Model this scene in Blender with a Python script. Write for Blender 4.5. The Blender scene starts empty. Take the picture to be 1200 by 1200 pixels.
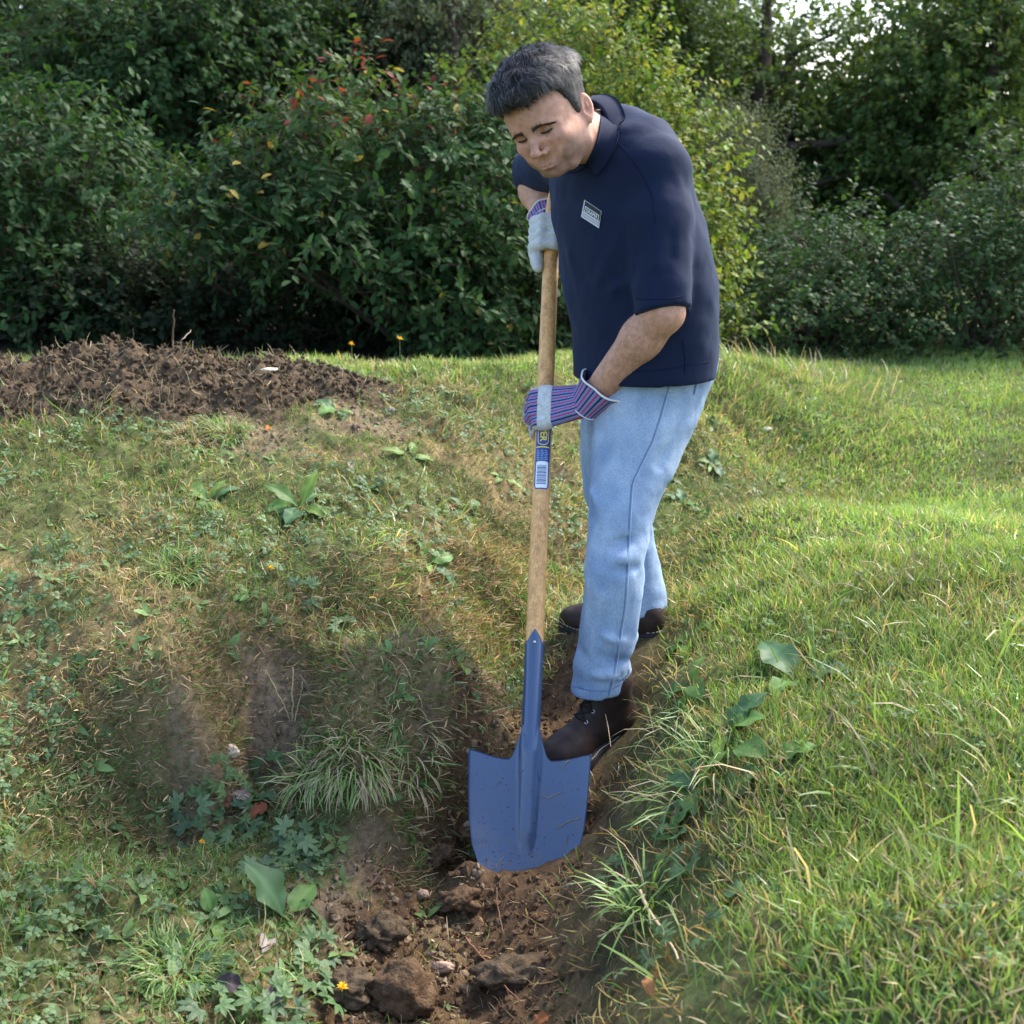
import bpy, bmesh, math, random
import numpy as np
from mathutils import Vector, Matrix
from mathutils.bvhtree import BVHTree

random.seed(7)
RNG = np.random.default_rng(11)
SC = bpy.context.scene
COL = SC.collection
R = math.radians

# ------------------------------------------------------------------ camera
PITCH = R(16.0)
CAM = np.array([0.0, 0.0, 1.0])
FPX = 1413.0                                   # focal length in pixels of a 1200 px frame
cam_d = bpy.data.cameras.new('camera')
cam_d.sensor_width = 36.0
cam_d.lens = 36.0 * FPX / 1200.0
cam_d.clip_start = 0.05
cam_d.clip_end = 2000.0
cam_d.dof.use_dof = True
cam_d.dof.focus_distance = 2.62
cam_d.dof.aperture_fstop = 6.3
cam_o = bpy.data.objects.new('camera', cam_d)
cam_o.location = CAM
cam_o.rotation_euler = (math.pi / 2 - PITCH, 0, 0)
COL.objects.link(cam_o)
SC.camera = cam_o

# ------------------------------------------------------------------ light
SUN = np.array([0.54, 0.40, 0.74]); SUN /= np.linalg.norm(SUN)     # towards the sun
sun_el = math.asin(SUN[2]); sun_az = math.atan2(SUN[0], SUN[1])
world = bpy.data.worlds.new('World')
SC.world = world
world.use_nodes = True
wn = world.node_tree.nodes; wl = world.node_tree.links
for n in list(wn): wn.remove(n)
w_out = wn.new('ShaderNodeOutputWorld'); w_bg = wn.new('ShaderNodeBackground')
w_sky = wn.new('ShaderNodeTexSky'); w_sky.sky_type = 'NISHITA'
w_sky.sun_disc = False
w_sky.sun_elevation = sun_el; w_sky.sun_rotation = sun_az
w_sky.air_density = 1.0; w_sky.dust_density = 2.5; w_sky.ozone_density = 1.0
w_bg.inputs['Strength'].default_value = 0.15
wl.new(w_sky.outputs[0], w_bg.inputs['Color']); wl.new(w_bg.outputs[0], w_out.inputs[0])
sun_d = bpy.data.lights.new('sun', 'SUN')
sun_d.energy = 1.9; sun_d.angle = R(11.0); sun_d.color = (1.0, 0.94, 0.84)
sun_o = bpy.data.objects.new('sun', sun_d)
sun_o.rotation_euler = Vector(-SUN).to_track_quat('-Z', 'Y').to_euler()
sun_o.location = SUN * 30
COL.objects.link(sun_o)
SC.view_settings.view_transform = 'Standard'
SC.view_settings.look = 'None'
SC.view_settings.gamma = 1.0
SC.view_settings.use_curve_mapping = False
SC.view_settings.exposure = 1.9
SC.cycles.max_bounces = 8
SC.cycles.transparent_max_bounces = 8
SC.cycles.use_denoising = True

# ------------------------------------------------------------------ helpers
CF = np.array([0, math.cos(PITCH), -math.sin(PITCH)])
CU = np.array([0, math.sin(PITCH), math.cos(PITCH)])
CR = np.array([1.0, 0, 0])
def P(u, v, d):
    """the point at depth d (metres along the view axis) that the photograph shows at (u, v)"""
    return CAM + d * ((u - 600) / FPX * CR + (600 - v) / FPX * CU + CF)
def G(u, v, z):
    """the point at height z that the photograph shows at (u, v)"""
    r = (u - 600) / FPX * CR + (600 - v) / FPX * CU + CF
    return CAM + r * ((z - CAM[2]) / r[2])
def unit(a):
    a = np.asarray(a, float); return a / np.linalg.norm(a)
def norms(a):
    return a / np.maximum(np.linalg.norm(a, axis=-1, keepdims=True), 1e-9)

def link(o, parent=None):
    COL.objects.link(o)
    if parent is not None: o.parent = parent
    return o
def tag(o, label=None, cat=None, group=None, kind=None):
    if label: o['label'] = label
    if cat: o['category'] = cat
    if group: o['group'] = group
    if kind: o['kind'] = kind
    return o
def empty(name, loc, label=None, cat=None, group=None):
    o = bpy.data.objects.new(name, None)
    o.location = loc; o.empty_display_size = 0.05
    COL.objects.link(o)
    return tag(o, label, cat, group)
def mesh_np(name, V, F, mat=None, smooth=True, cols=None, attrs=None):
    """V (n,3); F (m,3|4) array or a list of such arrays"""
    V = np.asarray(V, np.float32)
    Fs = [np.asarray(f, np.int32) for f in (F if isinstance(F, list) else [F]) if len(f)]
    me = bpy.data.meshes.new(name)
    me.vertices.add(len(V)); me.vertices.foreach_set('co', V.ravel())
    li = np.concatenate([f.ravel() for f in Fs])
    tot = np.concatenate([np.full(len(f), f.shape[1], np.int32) for f in Fs])
    st = np.concatenate([[0], np.cumsum(tot)[:-1]]).astype(np.int32)
    me.loops.add(len(li)); me.loops.foreach_set('vertex_index', li)
    me.polygons.add(len(tot)); me.polygons.foreach_set('loop_start', st); me.polygons.foreach_set('loop_total', tot)
    me.polygons.foreach_set('use_smooth', np.full(len(tot), smooth))
    me.update(calc_edges=True)
    if cols is not None:
        ca = me.color_attributes.new('Col', 'FLOAT_COLOR', 'POINT')
        c4 = np.ones((len(V), 4), np.float32); c4[:, :3] = cols
        ca.data.foreach_set('color', c4.ravel())
    for k, a in (attrs or {}).items():
        at = me.attributes.new(k, 'FLOAT', 'POINT'); at.data.foreach_set('value', np.asarray(a, np.float32))
    me.validate()
    if mat: me.materials.append(mat)
    return me
def obj_np(name, V, F, mat, parent=None, smooth=True, cols=None, loc=None, attrs=None):
    V = np.asarray(V, float)
    if loc is not None: V = V - np.asarray(loc)
    o = bpy.data.objects.new(name, mesh_np(name, V, F, mat, smooth, cols, attrs))
    if loc is not None: o.location = loc
    return link(o, parent)
def base_loc(parent):
    return np.array(parent.location) if parent is not None else np.zeros(3)
def child_np(name, V, F, mat, parent, smooth=True, cols=None, root=None, attrs=None):
    """V in world coordinates; the chain of parents carries only translations held by root"""
    off = np.array((root or parent).location)
    o = bpy.data.objects.new(name, mesh_np(name, np.asarray(V) - off, F, mat, smooth, cols, attrs))
    return link(o, parent)

class MB:
    """collects tubes, boxes, sheets into one mesh"""
    def __init__(s): s.V = []; s.F3 = []; s.F4 = []; s.C = []; s.n = 0
    def add(s, V, F, col=None):
        V = np.asarray(V, float); F = np.asarray(F, int)
        (s.F3 if F.shape[1] == 3 else s.F4).append(F + s.n)
        s.V.append(V); s.C.append(np.tile(np.asarray(col if col is not None else (1, 1, 1), float), (len(V), 1)) if np.ndim(col) < 2 else col)
        s.n += len(V)
    def tube(s, pts, rad, seg=6, col=None, caps=True, flat=None):
        pts = np.asarray(pts, float); n = len(pts)
        rad = np.full(n, rad) if np.ndim(rad) == 0 else np.asarray(rad, float)
        T = norms(np.gradient(pts, axis=0))
        ref = np.array([0, 0, 1.0]) if abs(T[0, 2]) < .9 else np.array([1.0, 0, 0])
        a = ref - T * (T @ ref)[:, None]; a = norms(a); b = np.cross(T, a)
        th = np.linspace(0, 2 * np.pi, seg, endpoint=False)
        ca, sa = np.cos(th), np.sin(th)
        fl = 1.0 if flat is None else flat
        V = pts[:, None] + rad[:, None, None] * (a[:, None] * ca[None, :, None] + fl * b[:, None] * sa[None, :, None])
        i = np.arange(n - 1)[:, None] * seg; j = np.arange(seg)[None]; j2 = (j + 1) % seg
        F = np.stack([i + j, i + j2, i + seg + j2, i + seg + j], -1).reshape(-1, 4)
        s.add(V.reshape(-1, 3), F, col)
        if caps:
            s.add(np.vstack([V[0], pts[:1]]), [[(k + 1) % seg, k, seg] for k in range(seg)], col)
            s.add(np.vstack([V[-1], pts[-1:]]), [[k, (k + 1) % seg, seg] for k in range(seg)], col)
    def grid(s, Pg, col=None):
        n, m = Pg.shape[:2]
        i = np.arange(n - 1)[:, None] * m; j = np.arange(m - 1)[None]
        F = np.stack([i + j, i + j + 1, i + m + j + 1, i + m + j], -1).reshape(-1, 4)
        s.add(Pg.reshape(-1, 3), F, col)
    def data(s):
        F = []
        if s.F4: F.append(np.vstack(s.F4))
        if s.F3: F.append(np.vstack(s.F3))
        return np.vstack(s.V), F, np.vstack(s.C)
    def build(s, name, mat, parent=None, root=None, smooth=True):
        V, F, C = s.data()
        if parent is None: return obj_np(name, V, F, mat, None, smooth, C)
        return child_np(name, V, F, mat, parent, smooth, C, root)

# --- noise
def _hash(ix, iy, iz, seed):
    h = (ix.astype(np.int64) * 374761393 + iy.astype(np.int64) * 668265263 + iz.astype(np.int64) * 2147483647 + seed * 974711) & 0xffffffff
    h = ((h ^ (h >> 13)) * 1274126177) & 0xffffffff
    h = (h ^ (h >> 16)) & 0xffffffff
    return h.astype(np.float64) / 0xffffffff * 2 - 1
def noise3(p, seed=0):
    p = np.asarray(p, float); f = np.floor(p); i = f.astype(np.int64); t = p - f; t = t * t * (3 - 2 * t)
    out = 0
    for a in (0, 1):
        wa = t[..., 0] if a else 1 - t[..., 0]
        for b in (0, 1):
            wb = t[..., 1] if b else 1 - t[..., 1]
            for c in (0, 1):
                wc = t[..., 2] if c else 1 - t[..., 2]
                out = out + wa * wb * wc * _hash(i[..., 0] + a, i[..., 1] + b, i[..., 2] + c, seed)
    return out
def noise2(x, y, seed=0):
    ix = np.floor(x); iy = np.floor(y); tx = x - ix; ty = y - iy
    ix = ix.astype(np.int64); iy = iy.astype(np.int64); z = np.zeros_like(ix) + 3
    tx = tx * tx * (3 - 2 * tx); ty = ty * ty * (3 - 2 * ty)
    return ((_hash(ix, iy, z, seed) * (1 - tx) + _hash(ix + 1, iy, z, seed) * tx) * (1 - ty)
            + (_hash(ix, iy + 1, z, seed) * (1 - tx) + _hash(ix + 1, iy + 1, z, seed) * tx) * ty)
def fbm2(x, y, sc, seed=0, octv=4, gain=.5):
    s = 0; a = 1
    for k in range(octv):
        s = s + a * noise2(x * sc + 17.3 * k, y * sc - 9.1 * k, seed + k); sc *= 2.03; a *= gain
    return s
def fbm3(p, sc, seed=0, octv=3, gain=.5):
    s = 0; a = 1
    for k in range(octv):
        s = s + a * noise3(p * sc + 11.7 * k, seed + k); sc *= 2.03; a *= gain
    return s
def sstep(a, b, x):
    t = np.clip((x - a) / (b - a), 0, 1); return t * t * (3 - 2 * t)

# --- materials
def new_mat(name):
    m = bpy.data.materials.new(name); m.use_nodes = True
    nt = m.node_tree; b = nt.nodes['Principled BSDF']
    return m, nt, b
def nd(nt, typ, **kw):
    n = nt.nodes.new(typ)
    for k, v in kw.items():
        if k in n.inputs: n.inputs[k].default_value = v
        else: setattr(n, k, v)
    return n
def bump(nt, b, height, strength=.3, dist=.002):
    n = nd(nt, 'ShaderNodeBump'); n.inputs['Strength'].default_value = strength; n.inputs['Distance'].default_value = dist
    nt.links.new(height, n.inputs['Height']); nt.links.new(n.outputs[0], b.inputs['Normal'])
    return n
def mat_plain(name, col, rough=.6, spec=.5, metal=0, nscale=0, namt=.25, bscale=0, bstr=.3, bdist=.001, attr=False):
    m, nt, b = new_mat(name)
    b.inputs['Roughness'].default_value = rough
    b.inputs['Specular IOR Level'].default_value = spec
    b.inputs['Metallic'].default_value = metal
    src = None
    if attr:
        a = nd(nt, 'ShaderNodeAttribute'); a.attribute_name = 'Col'; src = a.outputs['Color']
    else:
        b.inputs['Base Color'].default_value = (*col, 1)
    tc = nd(nt, 'ShaderNodeTexCoord')
    if nscale:
        n = nd(nt, 'ShaderNodeTexNoise'); n.inputs['Scale'].default_value = nscale; n.inputs['Detail'].default_value = 5
        nt.links.new(tc.outputs['Object'], n.inputs['Vector'])
        mr = nd(nt, 'ShaderNodeMapRange'); mr.inputs[1].default_value = .25; mr.inputs[2].default_value = .75
        mr.inputs[3].default_value = 1 - namt; mr.inputs[4].default_value = 1 + namt
        nt.links.new(n.outputs['Fac'], mr.inputs[0])
        mx = nd(nt, 'ShaderNodeMix'); mx.data_type = 'RGBA'; mx.blend_type = 'MULTIPLY'; mx.inputs[0].default_value = 1
        if src: nt.links.new(src, mx.inputs[6])
        else: mx.inputs[6].default_value = (*col, 1)
        nt.links.new(mr.outputs[0], mx.inputs[7]); src = mx.outputs[2]
    if src: nt.links.new(src, b.inputs['Base Color'])
    if bscale:
        n = nd(nt, 'ShaderNodeTexNoise'); n.inputs['Scale'].default_value = bscale; n.inputs['Detail'].default_value = 6
        nt.links.new(tc.outputs['Object'], n.inputs['Vector'])
        bump(nt, b, n.outputs['Fac'], bstr, bdist)
    return m
def mat_leaf(name, rough=.45, transl=.35, spec=.4, tint=(1.25, 1.2, .6)):
    """leaf colour from the mesh, part of the light goes through"""
    m, nt, b = new_mat(name)
    a = nd(nt, 'ShaderNodeAttribute'); a.attribute_name = 'Col'
    b.inputs['Roughness'].default_value = rough; b.inputs['Specular IOR Level'].default_value = spec
    nt.links.new(a.outputs['Color'], b.inputs['Base Color'])
    t = nd(nt, 'ShaderNodeBsdfTranslucent')
    mx = nd(nt, 'ShaderNodeMix'); mx.data_type = 'RGBA'; mx.blend_type = 'MULTIPLY'; mx.inputs[0].default_value = 1
    nt.links.new(a.outputs['Color'], mx.inputs[6]); mx.inputs[7].default_value = (*tint, 1)
    nt.links.new(mx.outputs[2], t.inputs['Color'])
    ms = nd(nt, 'ShaderNodeMixShader'); ms.inputs[0].default_value = transl
    out = nt.nodes['Material Output']
    nt.links.new(b.outputs[0], ms.inputs[1]); nt.links.new(t.outputs[0], ms.inputs[2]); nt.links.new(ms.outputs[0], out.inputs[0])
    return m

# --- many small leaves or blades in one mesh.  template: rows of (along, across, lift), faces
LEAF_T = (np.array([[0, 0, 0], [.33, .85, .12], [.33, 0, 0], [.33, -.85, .12], [.68, .72, .1], [.68, 0, 0], [.68, -.72, .1], [1, 0, 0]]),
          [[0, 2, 1, 1], [0, 3, 2, 2], [1, 2, 5, 4], [2, 3, 6, 5], [4, 5, 7, 7], [5, 6, 7, 7]])
LEAF_S = (np.array([[0, 0, 0], [.45, 1, .15], [.45, -1, .15], [1, 0, 0], ]), [[0, 2, 1], [1, 2, 3]])
BLADE = (np.array([[0, 1, 0], [0, -1, 0], [.5, .8, 0], [.5, -.8, 0], [1, 0, 0]]), [[0, 1, 3], [0, 3, 2], [2, 3, 4]])
BLADE2 = (np.array([[0, .7, 0], [0, -.7, 0], [.3, 1, 0], [.3, -1, 0], [.62, .8, 0], [.62, -.8, 0], [.86, .45, 0], [.86, -.45, 0], [1, 0, 0]]),
          [[0, 1, 3], [0, 3, 2], [2, 3, 5], [2, 5, 4], [4, 5, 7], [4, 7, 6], [6, 7, 8]])
def leaves_np(tmpl, pos, d, nrm, L, W, cols, bend=0.0, tipcol=None):
    """returns V, F, C for one leaf per row of pos; bend curls the blade towards -nrm"""
    T, F = tmpl
    pos = np.asarray(pos, float); n = len(pos); k = len(T)
    d = norms(np.asarray(d, float)); nrm = np.asarray(nrm, float)
    s = norms(np.cross(d, nrm)); nn = np.cross(s, d)
    L = np.broadcast_to(L, n); W = np.broadcast_to(W, n); bend = np.broadcast_to(bend, n)
    a = T[:, 0]; w = T[:, 1]; l = T[:, 2]
    # bent along an arc
    th = bend[:, None] * a[None]
    safe = np.where(np.abs(bend) < 1e-3, 1e-3, bend)[:, None]
    al = np.where(np.abs(bend)[:, None] < 1e-3, a[None], np.sin(th) / safe)
    dn = np.where(np.abs(bend)[:, None] < 1e-3, 0, (1 - np.cos(th)) / safe)
    V = (pos[:, None] + d[:, None] * (L[:, None] * al)[..., None] - nn[:, None] * (L[:, None] * dn)[..., None]
         + s[:, None] * (W[:, None] * w[None])[..., None] + nn[:, None] * (W[:, None] * l[None])[..., None])
    F = [list(f) for f in F]
    F = np.array([[f[0], f[1], f[2]] for f in F] + [[f[0], f[2], f[3]] for f in F if len(f) == 4 and f[3] != f[2]])
    FF = (np.arange(n)[:, None, None] * k + F[None]).reshape(-1, 3)
    C = np.repeat(np.asarray(cols, float)[:, None], k, 1)
    if tipcol is not None:
        C = C * (1 - a[None, :, None]) + np.asarray(tipcol)[:, None] * a[None, :, None]
    return V.reshape(-1, 3), FF, C.reshape(-1, 3)
def rand_dirs(n):
    v = RNG.normal(size=(n, 3)); return norms(v)
# ================================================================== where the shovel stands
SH_A = P(615, 1018, 2.53); SH_B = P(648, 250, 2.93)
sh_up = unit(SH_B - SH_A)
sh_tip = SH_A - sh_up * .045
sh_view = unit(CAM - SH_A)
sh_lat = unit(np.cross(sh_view, sh_up)) * -1        # towards the right of the picture
if sh_lat[0] < 0: sh_lat = -sh_lat
sh_n = unit(np.cross(sh_lat, sh_up)) 
if sh_n @ sh_view < 0: sh_n = -sh_n
def SP(lat, up, n): return sh_tip + np.multiply.outer(lat, sh_lat) + np.multiply.outer(up, sh_up) + np.multiply.outer(n, sh_n)
# ================================================================== terrain
_cp = []      # (x, y, z) control points
def cp(u, v, z):
    p = G(u, v, z); _cp.append(p)
for q in [  # right lawn
    (990, 460, 0), (930, 485, -.01), (990, 600, 0), (990, 800, 0), (990, 1000, 0), (900, 700, -.01), (890, 900, -.03), (860, 1100, -.06),
    (990, 1190, -.01), (870, 600, -.03),
    # slope down into the trench on the right
    (805, 700, -.14), (850, 700, -.04), (790, 800, -.115), (775, 900, -.16), (735, 1000, -.26), (715, 1100, -.29), (680, 1190, -.36),
    (778, 748, -.135), (668, 738, -.165), (740, 846, -.25), (835, 570, -.12), (795, 640, -.17), (880, 600, -.04),
    # trench floor
    (500, 1190, -.44), (560, 1100, -.45), (610, 1030, -.435), (430, 1130, -.42), (650, 890, -.285), (620, 840, -.29), (700, 770, -.18), (640, 760, -.235), (705, 930, -.32),
    # crest of the left bank
    (250, 520, .22), (400, 500, .22), (480, 482, .23), (620, 462, .2), (760, 456, .17), (860, 454, .12), (930, 470, .03),
    # slope of the left bank
    (205, 600, .12), (300, 620, .09), (420, 600, .09), (520, 580, .06), (600, 540, .08), (650, 570, -.02), (560, 640, -.03), (450, 680, -.0),
    (340, 700, .0), (230, 700, .02), (300, 745, -.05), (400, 750, -.06), (520, 720, -.1), (600, 660, -.12), (640, 640, -.12), (560, 750, -.19),
    (800, 470, .1), (850, 500, .01), (800, 540, -.05), (880, 530, -.10), (905, 505, -.06),
    # lower ledge on the left and its mound
    (290, 915, -.33), (230, 1000, -.33), (300, 1080, -.345), (230, 1190, -.34), (350, 1190, -.38), (210, 850, -.15), (210, 930, -.3),
    (460, 822, -.12), (400, 845, -.15), (475, 772, -.17), (400, 768, -.10), (535, 850, -.18), (400, 1010, -.37), (480, 1010, -.41), (540, 960, -.39), (370, 900, -.27)]: cp(*q)
_cp += [np.array(q, float) for q in [(-3, 6.6, 0), (3, 6.6, 0), (0, 6.8, 0), (1.5, 6.3, 0), (-1.5, 6.3, 0), (-2.6, 5, .12), (2.8, 5, 0), (2.5, 3, 0), (2.2, 1.4, 0),
        (-2.2, 4, .26), (-2.2, 3, .12), (-1.6, 2.4, .0), (-1.4, 1.6, -.12), (-1.2, .8, -.3), (1.2, .8, -.02), (0, .7, -.46), (-.4, 1.0, -.42), (0, 5.2, .12), (-1, 5.2, .12)]]
_cp = np.array(_cp)
def _tps(r2): return np.where(r2 > 1e-12, .5 * r2 * np.log(np.maximum(r2, 1e-12)), 0)
_n = len(_cp)
_r2 = ((_cp[:, None, :2] - _cp[None, :, :2]) ** 2).sum(-1)
_A = np.zeros((_n + 3, _n + 3)); _A[:_n, :_n] = _tps(_r2) + np.eye(_n) * 2e-4
_A[:_n, _n] = 1; _A[:_n, _n + 1:] = _cp[:, :2]; _A[_n:, :_n] = _A[:_n, _n:].T
_w = np.linalg.solve(_A, np.concatenate([_cp[:, 2], [0, 0, 0]]))
def zbase(x, y):
    x = np.asarray(x, float); y = np.asarray(y, float); sh = np.broadcast(x, y).shape
    q = np.stack([np.broadcast_to(x, sh).ravel(), np.broadcast_to(y, sh).ravel()], 1)
    z = np.zeros(len(q))
    for a in range(0, len(q), 40000):
        qq = q[a:a + 40000]
        z[a:a + 40000] = _tps(((qq[:, None] - _cp[None, :, :2]) ** 2).sum(-1)) @ _w[:_n] + _w[_n] + qq @ _w[_n + 1:]
    z = z.reshape(sh)
    w = sstep(3.2, 2.2, np.abs(x)) * sstep(7.4, 6.4, y) * sstep(.2, .8, y)
    return z * w
# bare soil: distance to the trench polyline and to a few scars
_axis = np.array([G(500, 1200, -.44)[:2] + [-.02, -.5], G(520, 1190, -.44)[:2], G(550, 1100, -.44)[:2], G(600, 1010, -.43)[:2], G(625, 860, -.28)[:2], G(660, 770, -.2)[:2]])
_axr = np.array([.26, .20, .19, .18, .11, .05])
def seg_dist(x, y, A, rad):
    best = np.full(np.shape(x), 9.0)
    for k in range(len(A) - 1):
        d = A[k + 1] - A[k]; t = np.clip(((x - A[k][0]) * d[0] + (y - A[k][1]) * d[1]) / (d @ d), 0, 1)
        r = rad[k] + (rad[k + 1] - rad[k]) * t
        best = np.minimum(best, np.hypot(x - A[k][0] - t * d[0], y - A[k][1] - t * d[1]) - r)
    return best
_scars = [(*G(440, 1000, -.37)[:2], .10, 1), (*G(410, 1070, -.39)[:2], .08, 1), (*G(515, 935, -.3)[:2], .10, 1), (*G(320, 830, -.2)[:2], .10, 1), (*G(470, 745, -.12)[:2], .08, .9), (*G(560, 790, -.22)[:2], .09, .9), (*G(645, 560, .0)[:2], .07, .8),
          (*G(700, 780, -.18)[:2], .12, .6), (*G(420, 500, .2)[:2], .16, .8), (*G(300, 520, .2)[:2], .16, .7), (*G(850, 500, .01)[:2], .2, .35), (*G(230, 880, -.2)[:2], .09, .7)]
def soil_mask(x, y):
    n = fbm2(x, y, 9.0, 31, 3) * .05 + fbm2(x, y, 30.0, 35, 2) * .02
    m = sstep(.05, -.03, seg_dist(x, y, _axis, _axr) + n)
    for sx, sy, r, a in _scars:
        m = np.maximum(m, a * sstep(r * 1.25, r * .6, np.hypot(x - sx, y - sy) + n))
    return m
def steep(x, y, e=.03):
    gx = (zbase(x + e, y) - zbase(x - e, y)) / (2 * e); gy = (zbase(x, y + e) - zbase(x, y - e)) / (2 * e)
    return np.hypot(gx, gy), gx, gy
def terrain(x, y, mask=None):
    z = zbase(x, y)
    if mask is None: mask = soil_mask(x, y)
    near = sstep(8, 5, y)
    bank = sstep(.05, -.15, x - np.interp(np.clip(y, 1, 5.2), [1.2, 2.2, 2.8, 3.4, 4.1, 5.2], [-.06, .0, .12, .28, .58, 1.35]))
    rough = fbm2(x, y, 5.0, 3, 3) * (.012 + .014 * bank) + fbm2(x, y, 17.0, 5, 3) * (.005 + .010 * bank) + bank * .012 * np.abs(fbm2(x, y, 34.0, 19, 3))
    soil = fbm2(x, y, 13.0, 8, 4, .6) * .016 + np.abs(fbm2(x, y, 38.0, 12, 3, .6)) * .014 - .006
    z = z + near * (rough * (1 - .6 * mask) + soil * mask)
    # a fissure behind the mound, small steps where turf ends
    for (u, v, zz, r, dep) in [(472, 765, -.14, .055, .1), (640, 565, -.02, .05, .07)]:
        c = G(u, v, zz); z = z - dep * np.exp(-((x - c[0]) ** 2 + (y - c[1]) ** 2) / r ** 2)
    z = z - .012 * mask
    # soil heaved up round the blade
    hl_ = unit(sh_lat * [1, 1, 0]); la_ = (x - sh_tip[0]) * hl_[0] + (y - sh_tip[1]) * hl_[1]; ln_ = -(x - sh_tip[0]) * hl_[1] + (y - sh_tip[1]) * hl_[0]
    up_ = .048 + .045 * (np.clip(la_ / .11, -1.4, 1.2) ** 2) - .012 * (la_ < -.05)
    want = sh_tip[2] + up_ * sh_up[2] + .006 * fbm2(x, y, 30.0, 15, 3); wgt = sstep(.20, .10, np.abs(la_)) * np.exp(-((ln_ + .0) / .07) ** 2)
    z = z + (want - z) * wgt
    return z
def axis_coords(a, b, h, far, grow=1.18):
    c = list(np.arange(a, b + 1e-9, h)); s = h; x = b
    while x < far: s *= grow; x += s; c.append(x)
    s = h; x = a; pre = []
    while x > -far: s *= grow; x -= s; pre.append(x)
    return np.array(pre[::-1] + c)
gx_ = axis_coords(-1.5, 1.55, .0115, 900); gy_ = axis_coords(1.0, 5.6, .0125, 900)
GX, GY = np.meshgrid(gx_, gy_)
GM = soil_mask(GX, GY)
GZ = terrain(GX, GY, GM)
st_, _, _ = steep(GX, GY)
moss = sstep(.1, .5, fbm2(GX, GY, 4.0, 51, 4) + .5 * sstep(.25, .7, st_))
# colours of the ground with shade under the shrubs painted in: turf, moss and thatch, bare soil
c_turf = np.array([.085, .105, .038]); c_thatch = np.array([.20, .15, .075]); c_soil = np.array([.105, .066, .038]); c_clay = np.array([.17, .12, .062])
onbank = sstep(.0, .1, -(GX - (.12 + .22 * (GY - 2.6)))) * sstep(4.6, 3.6, GY)
br = np.clip(onbank * (.15 + .5 * moss) + .25 * moss * sstep(.1, .3, st_), 0, 1)
GC = c_turf + (c_thatch - c_turf) * br[..., None]
cl = sstep(.1, .6, fbm2(GX, GY, 7.0, 61, 3))
sc_ = c_soil + (c_clay - c_soil) * (.75 * cl)[..., None]
_axx = np.interp(np.clip(GY, 1, 5.2), [1.2, 1.6, 2.2, 2.8, 3.4, 4.1, 4.9, 5.2], [-.06, -.03, .0, .12, .28, .58, 1.1, 1.35])
litter = sstep(-.12, .0, GX - _axx) * sstep(.30, .18, GX - _axx) * sstep(3.6, 2.9, GY)
GC = GC + (np.array([.085, .062, .036]) - GC) * (.85 * litter)[..., None]
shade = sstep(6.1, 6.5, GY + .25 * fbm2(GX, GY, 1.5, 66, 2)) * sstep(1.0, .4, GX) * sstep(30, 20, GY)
GC = GC + (np.array([.024, .019, .013]) - GC) * shade[..., None]  # leaf litter under the shrubs, blackened to carry their shade
dry = sstep(.0, .10, seg_dist(GX, GY, _axis, _axr)) * onbank           # soil that has dried out on the face of the bank is paler
sc_ = sc_ + (np.array([.235, .175, .115]) - sc_) * (.85 * dry)[..., None]
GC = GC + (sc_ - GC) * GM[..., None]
GC = GC * (1 + .25 * fbm2(GX, GY, 40.0, 71, 3))[..., None]
m_ground, nt, b = new_mat('turf_and_soil')
a_ = nd(nt, 'ShaderNodeAttribute'); a_.attribute_name = 'Col'
tc_ = nd(nt, 'ShaderNodeTexCoord')
n1 = nd(nt, 'ShaderNodeTexNoise'); n1.inputs['Scale'].default_value = 60; n1.inputs['Detail'].default_value = 8; n1.inputs['Roughness'].default_value = .7
nt.links.new(tc_.outputs['Object'], n1.inputs['Vector'])
mr_ = nd(nt, 'ShaderNodeMapRange'); mr_.inputs[1].default_value = .3; mr_.inputs[2].default_value = .7; mr_.inputs[3].default_value = .45; mr_.inputs[4].default_value = 1.5
nt.links.new(n1.outputs['Fac'], mr_.inputs[0])
mx_ = nd(nt, 'ShaderNodeMix'); mx_.data_type = 'RGBA'; mx_.blend_type = 'MULTIPLY'; mx_.inputs[0].default_value = 1
nt.links.new(a_.outputs['Color'], mx_.inputs[6]); nt.links.new(mr_.outputs[0], mx_.inputs[7]); nt.links.new(mx_.outputs[2], b.inputs['Base Color'])
b.inputs['Roughness'].default_value = .95; b.inputs['Specular IOR Level'].default_value = .1
n2 = nd(nt, 'ShaderNodeTexNoise'); n2.inputs['Scale'].default_value = 130; n2.inputs['Detail'].default_value = 8; n2.inputs['Roughness'].default_value = .75
nt.links.new(tc_.outputs['Object'], n2.inputs['Vector'])
bump(nt, b, n2.outputs['Fac'], .9, .01)
_ny, _nx = GX.shape
_i = np.arange(_ny - 1)[:, None] * _nx; _j = np.arange(_nx - 1)[None]
GF = np.stack([_i + _j, _i + _j + 1, _i + _nx + _j + 1, _i + _nx + _j], -1).reshape(-1, 4)
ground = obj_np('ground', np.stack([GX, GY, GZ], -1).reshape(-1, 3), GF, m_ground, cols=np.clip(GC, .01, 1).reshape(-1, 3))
tag(ground, 'ground with a dug trench between a sloping bank and a lawn', kind='structure')
def zt(x, y):
    """height of the built ground sheet (bilinear between its grid points)"""
    x = np.asarray(x, float); y = np.asarray(y, float)
    i = np.clip(np.searchsorted(gx_, x) - 1, 0, len(gx_) - 2); j = np.clip(np.searchsorted(gy_, y) - 1, 0, len(gy_) - 2)
    tx = (x - gx_[i]) / (gx_[i + 1] - gx_[i]); ty = (y - gy_[j]) / (gy_[j + 1] - gy_[j])
    return (GZ[j, i] * (1 - tx) + GZ[j, i + 1] * tx) * (1 - ty) + (GZ[j + 1, i] * (1 - tx) + GZ[j + 1, i + 1] * tx) * ty
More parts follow.
